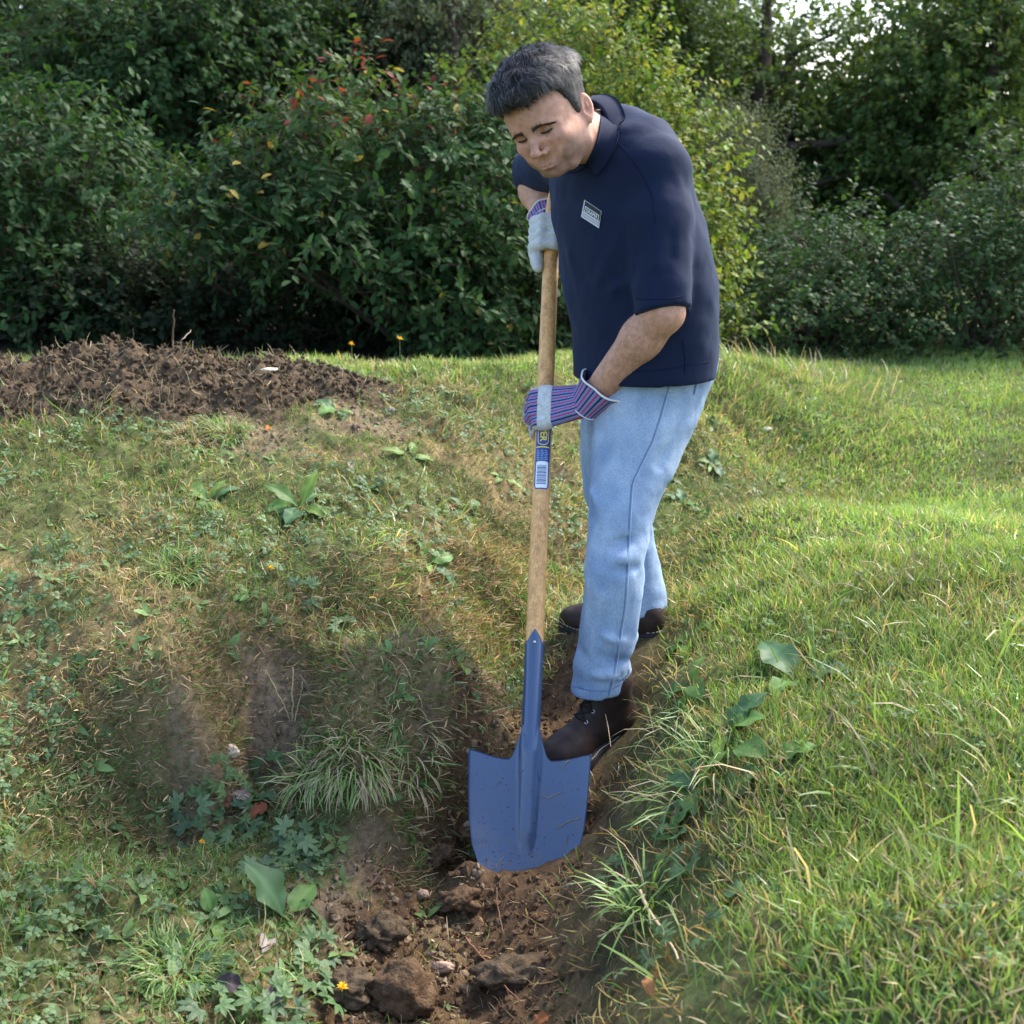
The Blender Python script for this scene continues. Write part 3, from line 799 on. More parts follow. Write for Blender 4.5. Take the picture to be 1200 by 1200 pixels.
    # ears
    for s in (-1, 1):
        c = np.array((s * .0835, -.008, -.098))
        ex = unit((s * .86, .03, .45)); ey = unit((s * .02, .97, -.20)); ey = unit(ey - ex * (ex @ ey)); ez = np.cross(ex, ey)
        M = np.stack([ex, ey, ez])
        e = s_ell(q, c, (.0085, .031, .0185), M)
        e = smin(e, s_ell(q, c + ey * -.025 + ez * .003 * 1, (.0065, .011, .0095), M), .006)
        e = smax(e, -s_ell(q, c + ex * .0095 + ey * .004, (.0065, .021, .0105), M), .004)
        e = smin(e, s_ell(q, c + ex * .002 + ey * .003 + ez * -.001, (.0045, .012, .0035), M), .003)
        e = smax(e, -s_ell(q, c + ex * .008 + ey * -.005 + ez * .004, (.006, .0075, .006), M), .003)
        d = smin(d, e, .006)
    d = d * HS
    # neck
    nk = s_chain(p, [Hw((0, -.045, -.100)), NECK, NECK + (PEL - NECK) * .12], [.056, .056, .060], .02)
    nk = smax(nk, -s_plane(p, cut_c, cut_n), .002)
    return smin(d, nk, .022)

# --- skeleton of trunk and arms
SHL = P(767, 198, 2.55); ELL = P(777, 366, 2.54); WRL = P(692, 469, 2.725)
SHR = P(668, 180, 2.86); ELR = P(625, 204, 3.10); WRR = P(640, 254, 2.99)
PEL = P(757, 425, 2.80)
tL = unit((SHL - SHR) * [1, 1, .2])
T_ANG = math.atan2(tL[1], tL[0])
def vrow(v, u0, u1, d, ratio, ang=T_ANG, z=None):
    """a section of the figure that shows between u0 and u1 on row v"""
    a = P(u0, v, d); b_ = P(u1, v, d); c = (a + b_) / 2; hx_ = abs(b_[0] - a[0]) / 2
    bb = hx_ / math.sqrt((ratio * math.cos(ang)) ** 2 + math.sin(ang) ** 2)
    return (c[2] if z is None else z, c[0], c[1], bb * ratio, bb, ang)
torso = GenCyl([vrow(490, 676, 832, 2.80, 1.30), vrow(445, 674, 833, 2.79, 1.32), vrow(392, 670, 839, 2.765, 1.3), vrow(340, 660, 838, 2.74, 1.34), vrow(295, 654, 830, 2.72, 1.38),
                vrow(250, 647, 818, 2.70, 1.42), vrow(215, 645, 805, 2.69, 1.5), vrow(185, 655, 785, 2.68, 1.7), vrow(160, 668, 762, 2.67, 1.7)])
arm_dir = unit(ELL - SHL); fore = unit(WRL - ELL)
def arms_skin(p):
    d = s_chain(p, [SHL, ELL], [.058, .043], .02)
    d = smin(d, s_chain(p, [ELL, ELL + fore * .08, WRL], [.0440, .0445, .0295], .02), .015)
    d = smin(d, s_ell(p, ELL + arm_dir * .010 - fore * .012, (.022, .022, .022)), .03)
    e = s_chain(p, [SHR, ELR], [.06, .045], .02)
    e = smin(e, s_chain(p, [ELR, ELR + (WRR - ELR) * .4, WRR], [.045, .047, .032], .02), .03)
    return np.minimum(d, e)
SPINE_UP = unit(NECK - PEL)
def trunk_skin(p):
    d = torso(p, -.045)
    d = smin(d, s_chain(p, [SHL, NECK - SPINE_UP * .06, SHR], [.05, .06, .05], .03), .05)
    return d
# legs, by their silhouettes
LA = T_ANG
def lrow(v, u0, u1, d, ratio=1.0, ang=LA): return vrow(v, u0, u1, d, ratio, ang)
legL = GenCyl([lrow(400, 690, 836, 2.78, 1.0), lrow(450, 692, 830, 2.775), lrow(480, 693, 822, 2.765), lrow(520, 693, 804, 2.745), lrow(560, 692, 785, 2.72), lrow(590, 690, 771, 2.70),
               lrow(622, 689, 762, 2.69), lrow(660, 686, 756, 2.68), lrow(710, 683, 750, 2.705), lrow(760, 676, 743, 2.735), lrow(785, 671, 739, 2.75), lrow(830, 664, 733, 2.765)])
legR = GenCyl([lrow(420, 688, 800, 2.95), lrow(480, 681, 790, 2.96), lrow(530, 680, 780, 2.98), lrow(580, 683, 768, 3.0), lrow(615, 700, 764, 3.03), lrow(650, 712, 771, 3.05, .85),
               lrow(690, 722, 780, 3.07, .8), lrow(735, 728, 786, 3.08, .8)])
def legs_skin(p):
    g = -.022 - .02 * sstep(.1, -.12, p[:, 2]); return np.minimum(legL(p, g), legR(p, g))

# --- gloves and hands: built in the frame of the shaft


m_skin, nt, b = new_mat('skin')
a_ = nd(nt, 'ShaderNodeAttribute'); a_.attribute_name = 'Col'
tc = nd(nt, 'ShaderNodeTexCoord'); n1 = nd(nt, 'ShaderNodeTexNoise'); n1.inputs['Scale'].default_value = 90; n1.inputs['Detail'].default_value = 6
nt.links.new(tc.outputs['Object'], n1.inputs['Vector'])
mr = nd(nt, 'ShaderNodeMapRange'); mr.inputs[1].default_value = .3; mr.inputs[2].default_value = .7; mr.inputs[3].default_value = .80; mr.inputs[4].default_value = 1.16; nt.links.new(n1.outputs['Fac'], mr.inputs[0])
mx = nd(nt, 'ShaderNodeMix'); mx.data_type = 'RGBA'; mx.blend_type = 'MULTIPLY'; mx.inputs[0].default_value = 1
nt.links.new(a_.outputs['Color'], mx.inputs[6]); nt.links.new(mr.outputs[0], mx.inputs[7]); nt.links.new(mx.outputs[2], b.inputs['Base Color'])
b.inputs['Roughness'].default_value = .58; b.inputs['Specular IOR Level'].default_value = .3
b.inputs['Subsurface Weight'].default_value = .12; b.inputs['Subsurface Radius'].default_value = (.012, .005, .003); b.inputs['Subsurface Scale'].default_value = 1.0
n2 = nd(nt, 'ShaderNodeTexNoise'); n2.inputs['Scale'].default_value = 700; n2.inputs['Detail'].default_value = 3; nt.links.new(tc.outputs['Object'], n2.inputs['Vector'])
bump(nt, b, n2.outputs['Fac'], .3, .0007)

# head and neck, fine
V1, F1 = sdf_mesh(head_sdf, HO - .27, HO + [.3, .33, .2], .0022, 22)
q = face_q(V1)
skin = np.array([.50, .268, .185]); Cc = np.tile(skin, (len(V1), 1))
def blot(c, r, col, a):
    w = a * np.exp(-(((q - np.asarray(c)) / np.asarray(r)) ** 2).sum(1))
    Cc[:] = Cc * (1 - w[:, None]) + np.asarray(col) * w[:, None]
blot((0, -.04, .03), (.016, .014, .016), (.50, .23, .17), .6)
for s in (-1, 1):
    blot((s * .04, -.03, -.0), (.022, .018, .03), (.51, .245, .18), .5)
    blot((s * .031, -.002, .0), (.018, .010, .02), (.36, .19, .145), .45)
    blot((s * .078, -.004, -.098), (.02, .034, .03), (.56, .24, .17), .7)
blot((0, -.08, .008), (.023, .0075, .012), (.43, .20, .16), .6)
beard = sstep(.0, .02, -(q[:, 1] + .062 - .03 * sstep(.03, .06, np.abs(q[:, 0])))) * sstep(-.10, -.07, q[:, 2]) * (np.abs(q[:, 0]) < .1)
lipm = np.exp(-((q - [0, -.08, .008]) / [.025, .009, .012]) ** 2 @ np.ones(3))
Cc = Cc * (1 - .5 * beard * (1 - lipm))[:, None] + np.array([.20, .17, .16]) * (.16 * beard * (1 - lipm))[:, None]
Cc *= (1 + .05 * fbm3(q, 60, 3, 3))[:, None]
# arms, trunk and legs, coarser, joined under the collar
V2, F2 = sdf_mesh(lambda p: np.minimum(smin(smin(arms_skin(p), trunk_skin(p), .012), legs_skin(p), .03), 9), (-.1, 2.1, -.35), (.75, 3.4, 1.4), .0065, 18)
C2 = np.tile(np.array([.49, .262, .175]), (len(V2), 1)) * (1 + .08 * fbm3(V2, 30, 5, 3))[:, None]
FOOT0 = np.array([.18, 2.6, -.2])
person = obj_np('person', np.vstack([V1, V2]), np.vstack([F1, F2 + len(V1)]), m_skin, cols=np.vstack([Cc, C2]), loc=FOOT0)
tag(person, 'man in a navy polo shirt and pale jeans bending over the shovel in the trench', 'person')

# eyes: the sliver of eye under each lowered lid, lashes, brows
m_eye = mat_plain('eye', (.33, .26, .24), .15); m_dark = mat_plain('lash', (.02, .015, .012), .7)
for s in (-1, 1):
    mb = MB(); c = np.array((s * .031, -.0015, -.0085))
    th = np.linspace(0, np.pi, 13); ph = np.linspace(0, 2 * np.pi, 20)
    g = np.stack([np.sin(th)[:, None] * np.cos(ph)[None], np.cos(th)[:, None] * np.ones_like(ph)[None], np.sin(th)[:, None] * np.sin(ph)[None]], -1) * .0116 + c
    mb.grid(Hw(g.reshape(-1, 3)).reshape(g.shape)); mb.build('eye', m_eye, person)
    mb = MB(); mb.tube(Hw([(s * .017, -.0040, .0035), (s * .024, -.0062, .0053), (s * .031, -.0072, .0057), (s * .039, -.0062, .0038), (s * .047, -.0040, -.0015)]), [.0009, .0020, .0024, .0020, .0009], 5)
    mb.build('eyelash', m_dark, person)
    n = 240; t = RNG.random(n); wv = RNG.normal(0, 1, n)
    bx = np.interp(t, [0, .5, 1], [.011, .030, .052]); by = np.interp(t, [0, .5, 1], [.0070, .0090, .0068]) + wv * np.interp(t, [0, .4, 1], [.0026, .0024, .0011])
    bz0 = np.interp(t, [0, .5, 1], [.019, .0160, -.005])
    w = Hw(np.stack([s * bx, by, bz0 + .004], 1))
    dirs = np.stack([s * np.interp(t, [0, 1], [.5, 1]), np.interp(t, [0, .4, 1], [.8, .25, -.35]), np.interp(t, [0, 1], [.1, -.5])], 1) @ HM
    # seat the hairs on the skin
    for _ in range(3):
        e = 1e-3; d0 = head_sdf(w); gr = np.stack([head_sdf(w + e * np.eye(3)[k]) - d0 for k in range(3)], 1) / e; w = w - gr * (d0 - .0004)[:, None]
    V, F, C = leaves_np(BLADE, w, dirs + norms(gr) * .25, norms(gr), RNG.uniform(.007, .011, n), .0005, np.tile((.045, .032, .025), (n, 1)), .6)
    child_np('eyebrow', V, F, mat_plain('brow_hair', (.045, .032, .025), .6), person)

# --- hair
def hair_mask(q):
    x = np.abs(q[:, 0]); y = q[:, 1]; z = q[:, 2]
    # lowest y at which hair grows, as a function of where round the head we are
    line = np.interp(z, [-.20, -.135, -.115, -.098, -.085, -.074, -.060, -.048, -.030, -.01, .02], [-.062, -.060, -.040, .024, -.012, -.012, .010, .040, .058, .062, .066])
    line = line + .010 * sstep(.035, .055, x) * (z > -.04)
    return y - line
hm = lambda p: hair_mask(Hl(p)) * HS
def hair_base(p):
    q = Hl(p)
    sk = np.minimum(s_ell(q, (0, .022, -.088), (.0765, .096, .100)), s_ell(q, (0, .035, -.045), (.066, .062, .066)))
    th = .007 + .030 * sstep(.02, .11, q[:, 1]) + .004 * fbm3(q, 55, 9, 2)
    d = smin(s_ell(q, (0, .022, -.088), (.0765, .096, .100)), s_ell(q, (0, .035, -.045), (.066, .062, .066)), .03) - th
    d = smin(d, s_ell(q, (0, -.03, -.115), (.058, .05, .055)) - .008 * 1, .02)
    return smax(d, -hair_mask(q) * .8, .008) * HS
VH, FH = sdf_mesh(hair_base, HO - .27, HO + [.3, .33, .26], .0042, 18, smooth=2)
qh = Hl(VH)
m_hair, nt, b = new_mat('hair'); a_ = nd(nt, 'ShaderNodeAttribute'); a_.attribute_name = 'Col'; nt.links.new(a_.outputs['Color'], b.inputs['Base Color'])
b.inputs['Roughness'].default_value = .5; b.inputs['Specular IOR Level'].default_value = .22
NH = vnormals(VH, FH)
hair_o = child_np('hair', VH, FH, mat_plain('hair_base', (.02, .017, .016), .95, .05, attr=True), person, True, np.array([.02, .017, .016]) + np.array([.05, .048, .046]) * sstep(.04, .07, np.abs(qh[:, 0]))[:, None])
outer = (hair_mask(qh) > -.004)
tri = np.concatenate([FH[:, [0, 1, 2]], FH[:, [0, 2, 3]]]); tri = tri[outer[tri].all(1)]
ar = np.linalg.norm(np.cross(VH[tri[:, 1]] - VH[tri[:, 0]], VH[tri[:, 2]] - VH[tri[:, 0]]), axis=1)
n = 19000; pick = RNG.choice(len(tri), n, p=ar / ar.sum()); r1 = np.sqrt(RNG.random(n)); r2 = RNG.random(n)
pw = (VH[tri[pick, 0]] * (1 - r1)[:, None] + VH[tri[pick, 1]] * (r1 * (1 - r2))[:, None] + VH[tri[pick, 2]] * (r1 * r2)[:, None])
nw = NH[tri[pick, 0]]; ql = Hl(pw)
flow = np.stack([.35 + ql[:, 0] * 3 + 0 * ql[:, 0], -.45 - 6 * np.maximum(.03 - ql[:, 1], 0), np.interp(ql[:, 1], [-.05, .03, .1], [-.5, .15, 1.0])], 1)
side = sstep(.045, .07, np.abs(ql[:, 0]))
flow = flow * (1 - side)[:, None] + np.stack([0 * side, -1 + 0 * side, -.45 + 0 * side], 1) * side[:, None]
flow = flow @ HM + RNG.normal(0, .22, (n, 3)) + .9 * np.stack([noise3(pw * 55, 3), noise3(pw * 55, 4), noise3(pw * 55, 5)], 1); flow = norms(flow - nw * (flow * nw).sum(1)[:, None])
lift = np.interp(ql[:, 1], [.0, .1], [.12, .42]) + RNG.uniform(-.05, .2, n)
L = np.interp(ql[:, 1], [-.05, .03, .1], [.009, .018, .032]) * RNG.uniform(.7, 1.25, n)
grey = np.clip(.02 + .5 * side + .15 * (ql[:, 2] > -.02) + RNG.normal(0, .28, n), 0, 1)
hc = np.array([.016, .0135, .013]) * (1 - grey)[:, None] + np.array([.20, .19, .187]) * grey[:, None] * RNG.uniform(.35, 1.0, n)[:, None]
V, F, C = leaves_np(BLADE, pw - nw * .002, flow + nw * lift[:, None], nw, L, .0007, hc, 1.0)
child_np('hair_strand', V, F, m_hair, hair_o, True, C, person)['kind'] = 'stuff'

# short hairs on the forearm
tri = np.concatenate([F2[:, [0, 1, 2]], F2[:, [0, 2, 3]]]); cen = V2[tri].mean(1); t_ = ((cen - ELL) @ fore) / np.linalg.norm(WRL - ELL); dd = np.linalg.norm(cen - ELL - np.outer((cen - ELL) @ fore, fore), axis=1)
tri = tri[(t_ > .05) & (t_ < .95) & (dd < .06)]; n = 800; pick = RNG.choice(len(tri), n); w = RNG.dirichlet((1, 1, 1), n); pw = (V2[tri[pick]] * w[..., None]).sum(1)
nw = vnormals(V2, F2)[tri[pick, 0]]; dr = norms(fore + .6 * np.array([0, 0, -1]) + RNG.normal(0, .3, (n, 3))); dr = norms(dr - nw * (dr * nw).sum(1)[:, None] + .3 * nw)
V, F, C = leaves_np(BLADE, pw, dr, nw, RNG.uniform(.006, .012, n), .00018, np.tile((.10, .065, .045), (n, 1)), .6)
child_np('arm_hair', V, F, m_hair, person, True, C)['kind'] = 'stuff'
# ================================================================== clothes
def ridge(p, pts, amp, w):
    """height of a fold that runs along a polyline"""
    best = None
    for i in range(len(pts) - 1):
        a, b_ = np.asarray(pts[i]), np.asarray(pts[i + 1]); d = b_ - a; t = np.clip(((p - a) @ d) / (d @ d), 0, 1)
        e = ((p - a - t[:, None] * d) ** 2).sum(1); best = e if best is None else np.minimum(best, e)
    return amp * np.exp(-best / (w * w))
def ray(bvh, u, v):
    q = unit(P(u, v, 1.0) - CAM); h = bvh.ray_cast(Vector(CAM), Vector(q))
    return (np.array(h[0]), np.array(h[1])) if h[0] is not None else (None, None)
def bvh_of(V, F): return BVHTree.FromPolygons([tuple(v) for v in V], [tuple(int(i) for i in f) for f in F])
def solid_sheet(Pg, t, flip=False):
    """a sheet of cloth with thickness t from a grid of points"""
    mb = MB(); mb.grid(Pg); V, F, C = mb.data(); F = F[0]; N = vnormals(V, F) * (-1 if flip else 1)
    n, m = Pg.shape[:2]; idx = np.arange(n * m).reshape(n, m)
    rim = np.concatenate([idx[0, :], idx[1:, -1], idx[-1, ::-1][1:], idx[::-1, 0][1:-1]])
    nV = len(V); rF = np.stack([rim, np.roll(rim, -1), np.roll(rim, -1) + nV, rim + nV], 1)
    return np.vstack([V, V - N * t]), [F, F[:, ::-1] + nV, rF]

# --- polo shirt
up_t = SPINE_UP
trap = [P(703, 150, 2.68), P(733, 165, 2.66), P(756, 180, 2.61), SHL]
yoke = [SHL, NECK + (PEL - NECK) * .10, SHR]
sl_end = SHL + (ELL - SHL) * 1.0
slR_end = SHR + (ELR - SHR) * .92
hem_pts = [P(682, 452, 2.72), P(760, 447, 2.66), P(832, 433, 2.86)]
hem_n = unit(np.cross(hem_pts[1] - hem_pts[0], hem_pts[2] - hem_pts[0])); hem_n = hem_n if hem_n[2] > 0 else -hem_n
hem_n = unit(hem_n * .6 + np.array([0, 0, .8])); hem_c = (hem_pts[0] + hem_pts[2]) / 2
F_SH = []
def fold(pix, amp, w): F_SH.append(([P(*q) for q in pix], amp, w))
fold([(770, 215, 2.50), (772, 260, 2.49), (768, 310, 2.48)], .007, .012)
fold([(752, 225, 2.52), (750, 280, 2.52), (748, 320, 2.52)], -.004, .012)
fold([(793, 215, 2.50), (800, 260, 2.51), (800, 330, 2.52)], .006, .010)
fold([(740, 235, 2.53), (722, 290, 2.55), (700, 330, 2.60)], .006, .016)
fold([(735, 330, 2.55), (700, 350, 2.58), (675, 362, 2.64)], .005, .014)
fold([(745, 385, 2.58), (705, 398, 2.60), (676, 402, 2.66)], .006, .016)
fold([(740, 410, 2.60), (700, 425, 2.62), (680, 432, 2.70)], -.004, .014)
fold([(806, 365, 2.64), (822, 345, 2.68), (836, 325, 2.74)], .007, .011)
fold([(808, 385, 2.64), (826, 372, 2.70), (838, 362, 2.76)], -.005, .011)
fold([(800, 400, 2.64), (810, 425, 2.66), (812, 440, 2.68)], .006, .010)
fold([(820, 262, 2.62), (828, 292, 2.66), (834, 315, 2.70)], .006, .010)
fold([(700, 260, 2.60), (712, 330, 2.57), (735, 385, 2.55)], .006, .014)
fold([(672, 380, 2.66), (690, 410, 2.63), (715, 440, 2.60)], -.006, .012)
fold([(815, 300, 2.66), (826, 340, 2.70), (822, 390, 2.68)], .006, .012)
fold([(780, 205, 2.50), (786, 250, 2.49), (785, 300, 2.49)], -.005, .009)
fold([(730, 200, 2.58), (745, 245, 2.53), (752, 300, 2.51)], -.006, .012)
fold([(760, 395, 2.58), (785, 415, 2.60), (800, 432, 2.63)], .005, .012)
fold([(725, 170, 2.58), (748, 195, 2.55), (766, 218, 2.52)], -.0035, .004)
fold([(690, 215, 2.62), (705, 300, 2.60)], .004, .03)
fold([(660, 300, 2.66), (668, 350, 2.66), (690, 385, 2.62)], .006, .014)
sR_n = unit(slR_end - SHR)
def shirt_outer(p, hollow=True):
    d = torso(p, 0.0)
    d = smin(d, s_chain(p, yoke, [.066, .062, .068], .04), .06)
    d = smin(d, s_chain(p, trap, [.060, .068, .072, .069], .03), .03)
    sl = s_chain(p, [SHL - arm_dir * .0, SHL + arm_dir * .10, sl_end + arm_dir * .03], [.069, .069, .060], .03)
    sl = np.maximum(sl, s_plane(p, sl_end, unit(arm_dir + .10 * hL)))
    if hollow: sl = np.maximum(sl, -s_cap(p, sl_end + arm_dir * .03, sl_end + arm_dir * .1, .0525, .0525))
    d = smin(d, sl, .010)
    slR = s_chain(p, [SHR, slR_end + (ELR - SHR) * .1], [.072, .068], .03)
    slR = np.maximum(slR, s_plane(p, slR_end, sR_n))
    if hollow: slR = np.maximum(slR, -s_cap(p, slR_end - sR_n * .05, slR_end + sR_n * .1, .056, .054))
    d = smin(d, slR, .03)
    for pts, a, w in F_SH: d = d - ridge(p, pts, a, w)
    return d - .0035 * noise3(p * 17.0, 4) - .0012 * noise3(p * 43.0, 6)
sR_n = unit(slR_end - SHR)
def shirt_sdf(p):
    d = shirt_outer(p)
    d = smax(d, -s_plane(p, hem_c, hem_n) + .004 * noise3(p * 14.0, 8), .003)
    # hollow: the neck hole, the hem, the sleeves
    inner = smin(torso(p, -.010), s_chain(p, yoke, [.058, .052, .058], .04), .05)
    d = np.maximum(d, -np.maximum(inner, s_plane(p, hem_c + hem_n * .05, hem_n)))
    nh = s_cap(p, NECK + (PEL - NECK) * .02, Hw((0, -.04, -.10)), .059, .064)
    return d
m_shirt, nt, b = new_mat('navy_pique')
b.inputs['Base Color'].default_value = (.0028, .0085, .032, 1); b.inputs['Roughness'].default_value = .85; b.inputs['Specular IOR Level'].default_value = .25
b.inputs['Sheen Weight'].default_value = .08; b.inputs['Sheen Roughness'].default_value = .5; b.inputs['Sheen Tint'].default_value = (.3, .5, .9, 1)
tc = nd(nt, 'ShaderNodeTexCoord'); vo = nd(nt, 'ShaderNodeTexVoronoi'); vo.inputs['Scale'].default_value = 700; nt.links.new(tc.outputs['Object'], vo.inputs['Vector'])
n1 = nd(nt, 'ShaderNodeTexNoise'); n1.inputs['Scale'].default_value = 45; n1.inputs['Detail'].default_value = 4; nt.links.new(tc.outputs['Object'], n1.inputs['Vector'])
bb_ = bump(nt, b, vo.outputs['Distance'], .25, .0006)
b2 = nd(nt, 'ShaderNodeBump'); b2.inputs['Strength'].default_value = .25; b2.inputs['Distance'].default_value = .004; nt.links.new(n1.outputs['Fac'], b2.inputs['Height']); nt.links.new(b2.outputs[0], bb_.inputs['Normal'])
SV_, SF_ = sdf_mesh(shirt_sdf, (0.0, 2.2, .2), (.55, 3.2, 1.2), .0052, 20, smooth=2)
SV_, SF_ = largest(SV_, SF_)
shirt = child_np('polo_shirt', SV_, SF_, m_shirt, person, True)
shirt_bvh = bvh_of(SV_, SF_)
# hem bands and seams lie proud of the cloth
def seam_on(bvh, pix, name, mat, rad, parent, lift=.0004, flat=.5, n=50):
    pix = np.array(pix, float); s = np.concatenate([[0], np.cumsum(np.linalg.norm(np.diff(pix, axis=0), axis=1))]); q = np.linspace(0, s[-1], n)
    pts = []
    for a in q:
        h, nn = ray(bvh, np.interp(a, s, pix[:, 0]), np.interp(a, s, pix[:, 1]))
        if h is not None and (not pts or np.linalg.norm(h - pts[-1]) < .06): pts.append(h - unit(h - CAM) * lift)
    if len(pts) > 8:
        pts = np.array(pts); k = np.array([1, 2, 3, 2, 1]) / 9; pp = np.pad(pts, ((2, 2), (0, 0)), mode='reflect', reflect_type='odd'); pts = np.stack([np.convolve(pp[:, c], k, 'valid') for c in range(3)], 1)
    if len(pts) > 3:
        mb = MB(); mb.tube(np.array(pts), rad, 5); return mb.build(name, mat, parent, person)
m_navy2 = mat_plain('navy_rib', (.0036, .008, .034), .9, .2, 0, 0, 0, 1500, .3, .001)
seam_on(shirt_bvh, [(744, 350), (764, 351), (784, 350), (800, 347)], 'sleeve_hem', m_navy2, .0010, shirt)
seam_on(shirt_bvh, [(722, 165), (738, 183), (752, 203), (764, 226), (768, 260)], 'shoulder_seam', m_navy2, .0014, shirt)
seam_on(shirt_bvh, [(800, 398), (803, 420), (803, 438)], 'side_seam', m_navy2, .0014, shirt)
seam_on(shirt_bvh, [(690, 441), (720, 437), (770, 434), (830, 424)], 'bottom_hem', m_navy2, .0012, shirt)
# collar
cax = unit(Hw((0, -.045, -.100)) - NECK); cax = unit(cax + .12 * CU)
cc_ = P(694, 154, 2.61) + cax * .026
back = unit(cam2w((.55, .8, 0)) - cax * (cam2w((.55, .8, 0)) @ cax)); sidev = np.cross(cax, back)
if sidev @ CAM - sidev @ cc_ < 0: sidev = -sidev
cc_ = cc_ - back * .010
rows = []
phis = np.linspace(-R(163), R(163), 61)
for (ax_, rr_) in [(-.030, .058), (-.010, .061), (.004, .065), (.007, .068), (.001, .072), (-.014, .078), (-.030, .084), (-.043, .089)]:
    fr = np.clip((np.abs(phis) - R(100)) / R(63), 0, 1)
    k = np.clip((.007 - ax_) / .05, 0, 1)
    axx = ax_ - .018 * fr * k + .006 * np.cos(phis) + .01 * fr * (1 - k)
    r_ = rr_ + .004 * np.sin(phis * 3 + 1) * k + .008 * fr
    rows.append(cc_ + np.outer(axx, cax) + (np.cos(phis) * r_)[:, None] * back * 1.0 + (np.sin(phis) * r_ * .96)[:, None] * sidev)
Cg = np.array(rows); sh_ = Cg.shape; cv = Cg[3:].reshape(-1, 3)
for _ in range(6):                       # the turned-down leaf lies on the shoulders of the shirt
    d0 = shirt_outer(cv, False); gr = norms(np.stack([shirt_outer(cv + 2e-3 * np.eye(3)[k], False) - d0 for k in range(3)], 1)); cv = cv + gr * np.maximum(.0045 - d0, 0)[:, None] * .8
Cg[3:] = cv.reshape(Cg[3:].shape)
for _ in range(2): Cg[2:-1, 1:-1] = .5 * Cg[2:-1, 1:-1] + .125 * (Cg[1:-2, 1:-1] + Cg[3:, 1:-1] + Cg[2:-1, :-2] + Cg[2:-1, 2:])
V, F = solid_sheet(Cg, .0022)
child_np('collar', V, F, mat_plain('navy_collar', (.0036, .0095, .035), .85, .3, 0, 0, 0, 1400, .3, .001), shirt, True, None, person)
# the near wing of the collar: from the neck out over the shoulder seam, pointed at the throat
neck_bvh = bvh_of(V1, F1)
ci = np.array([(704, 114), (704, 130), (703, 146), (700, 162), (695, 176), (687, 190)], float); co = np.array([(718, 121), (725, 138), (726, 157), (721, 176), (712, 192), (700, 206)], float)
tt = np.linspace(0, 5, 26); ci = np.stack([np.interp(tt, range(6), ci[:, k]) for k in (0, 1)], 1); co = np.stack([np.interp(tt, range(6), co[:, k]) for k in (0, 1)], 1)
wg = np.zeros((26, 9, 3))
for i in range(26):
    for j in range(9):
        a = j / 8; q = ci[i] * (1 - a) + co[i] * a; hs = [h for h in (ray(neck_bvh, *q)[0], ray(shirt_bvh, *q)[0]) if h is not None]
        h = min(hs, key=lambda p_: np.linalg.norm(p_ - CAM)) if hs else P(*q, 2.62); wg[i, j] = h - unit(h - CAM) * (.004 + .007 * math.sin(math.pi * min(a * 1.1, 1)) )
for _ in range(5):
    wg[1:-1, [0, -1]] = .5 * wg[1:-1, [0, -1]] + .25 * (wg[:-2, [0, -1]] + wg[2:, [0, -1]]); wg[1:-1, 1:-1] = .4 * wg[1:-1, 1:-1] + .15 * (wg[:-2, 1:-1] + wg[2:, 1:-1] + wg[1:-1, :-2] + wg[1:-1, 2:])
dn = norms(np.cross(wg[1:, :-1][12, 4] - wg[:-1, :-1][12, 4], wg[:-1, 1:][12, 4] - wg[:-1, :-1][12, 4])[None])[0]
V, F = solid_sheet(wg, .0026, flip=bool(dn @ unit(CAM - wg[12, 4]) < 0))
child_np('collar_wing', V, F, mat_plain('navy_collar', (.004, .0105, .038), .85, .3, 0, 0, 0, 1400, .3, .001), shirt, True, None, person)
# badge on the chest: white edge, dark upper field, framed lettering, pale lower field
bd = np.array([(685, 234), (705, 247.5), (702, 267.5), (681, 254)], float)
def bpt(s, t, lift):
    q = bd[0] * (1 - s) * (1 - t) + bd[1] * s * (1 - t) + bd[2] * s * t + bd[3] * (1 - s) * t
    h, nn = ray(shirt_bvh, *q)
    if h is None: h = P(q[0], q[1], 2.6)
    return h - unit(h - CAM) * lift
def bgrid(s0, s1, t0, t1, lift, n=7): return np.array([[bpt(s, t, lift) for s in np.linspace(s0, s1, n)] for t in np.linspace(t0, t1, n)])
m_bw = mat_plain('badge_white', (.62, .64, .68), .6); m_bk = mat_plain('badge_black', (.012, .012, .02), .7); m_bp = mat_plain('badge_pale', (.40, .37, .42), .7)
V, F = solid_sheet(bgrid(0, 1, 0, 1, .0018), .0006); badge = child_np('badge', V, F, m_bw, shirt, True, None, person)
def on_badge(name, mat, rects, lift):
    mb = MB()
    for q in rects: mb.grid(bgrid(*q, lift, 4))
    return mb.build(name, mat, badge, person)
on_badge('badge_field', m_bk, [(.05, .95, .05, .62)], .0042)
on_badge('badge_band', m_bp, [(.05, .95, .70, .79), (.05, .95, .84, .93)], .0042)
on_badge('badge_frame', m_bw, [(.10, .90, .30, .345), (.10, .90, .625, .665), (.10, .135, .345, .62), (.865, .90, .345, .62)], .0047)
tv, tf = text_mesh('DRAPER', 1.0); w_ = tv[:, 0].max(); h0, h1 = tv[:, 1].min(), tv[:, 1].max()
LV = np.array([bpt(.17 + .66 * x / w_, .585 - .20 * (y - h0) / (h1 - h0), .0047) for x, y, _ in tv])
child_np('badge_lettering', LV, tf, m_bw, badge, False, None, person)

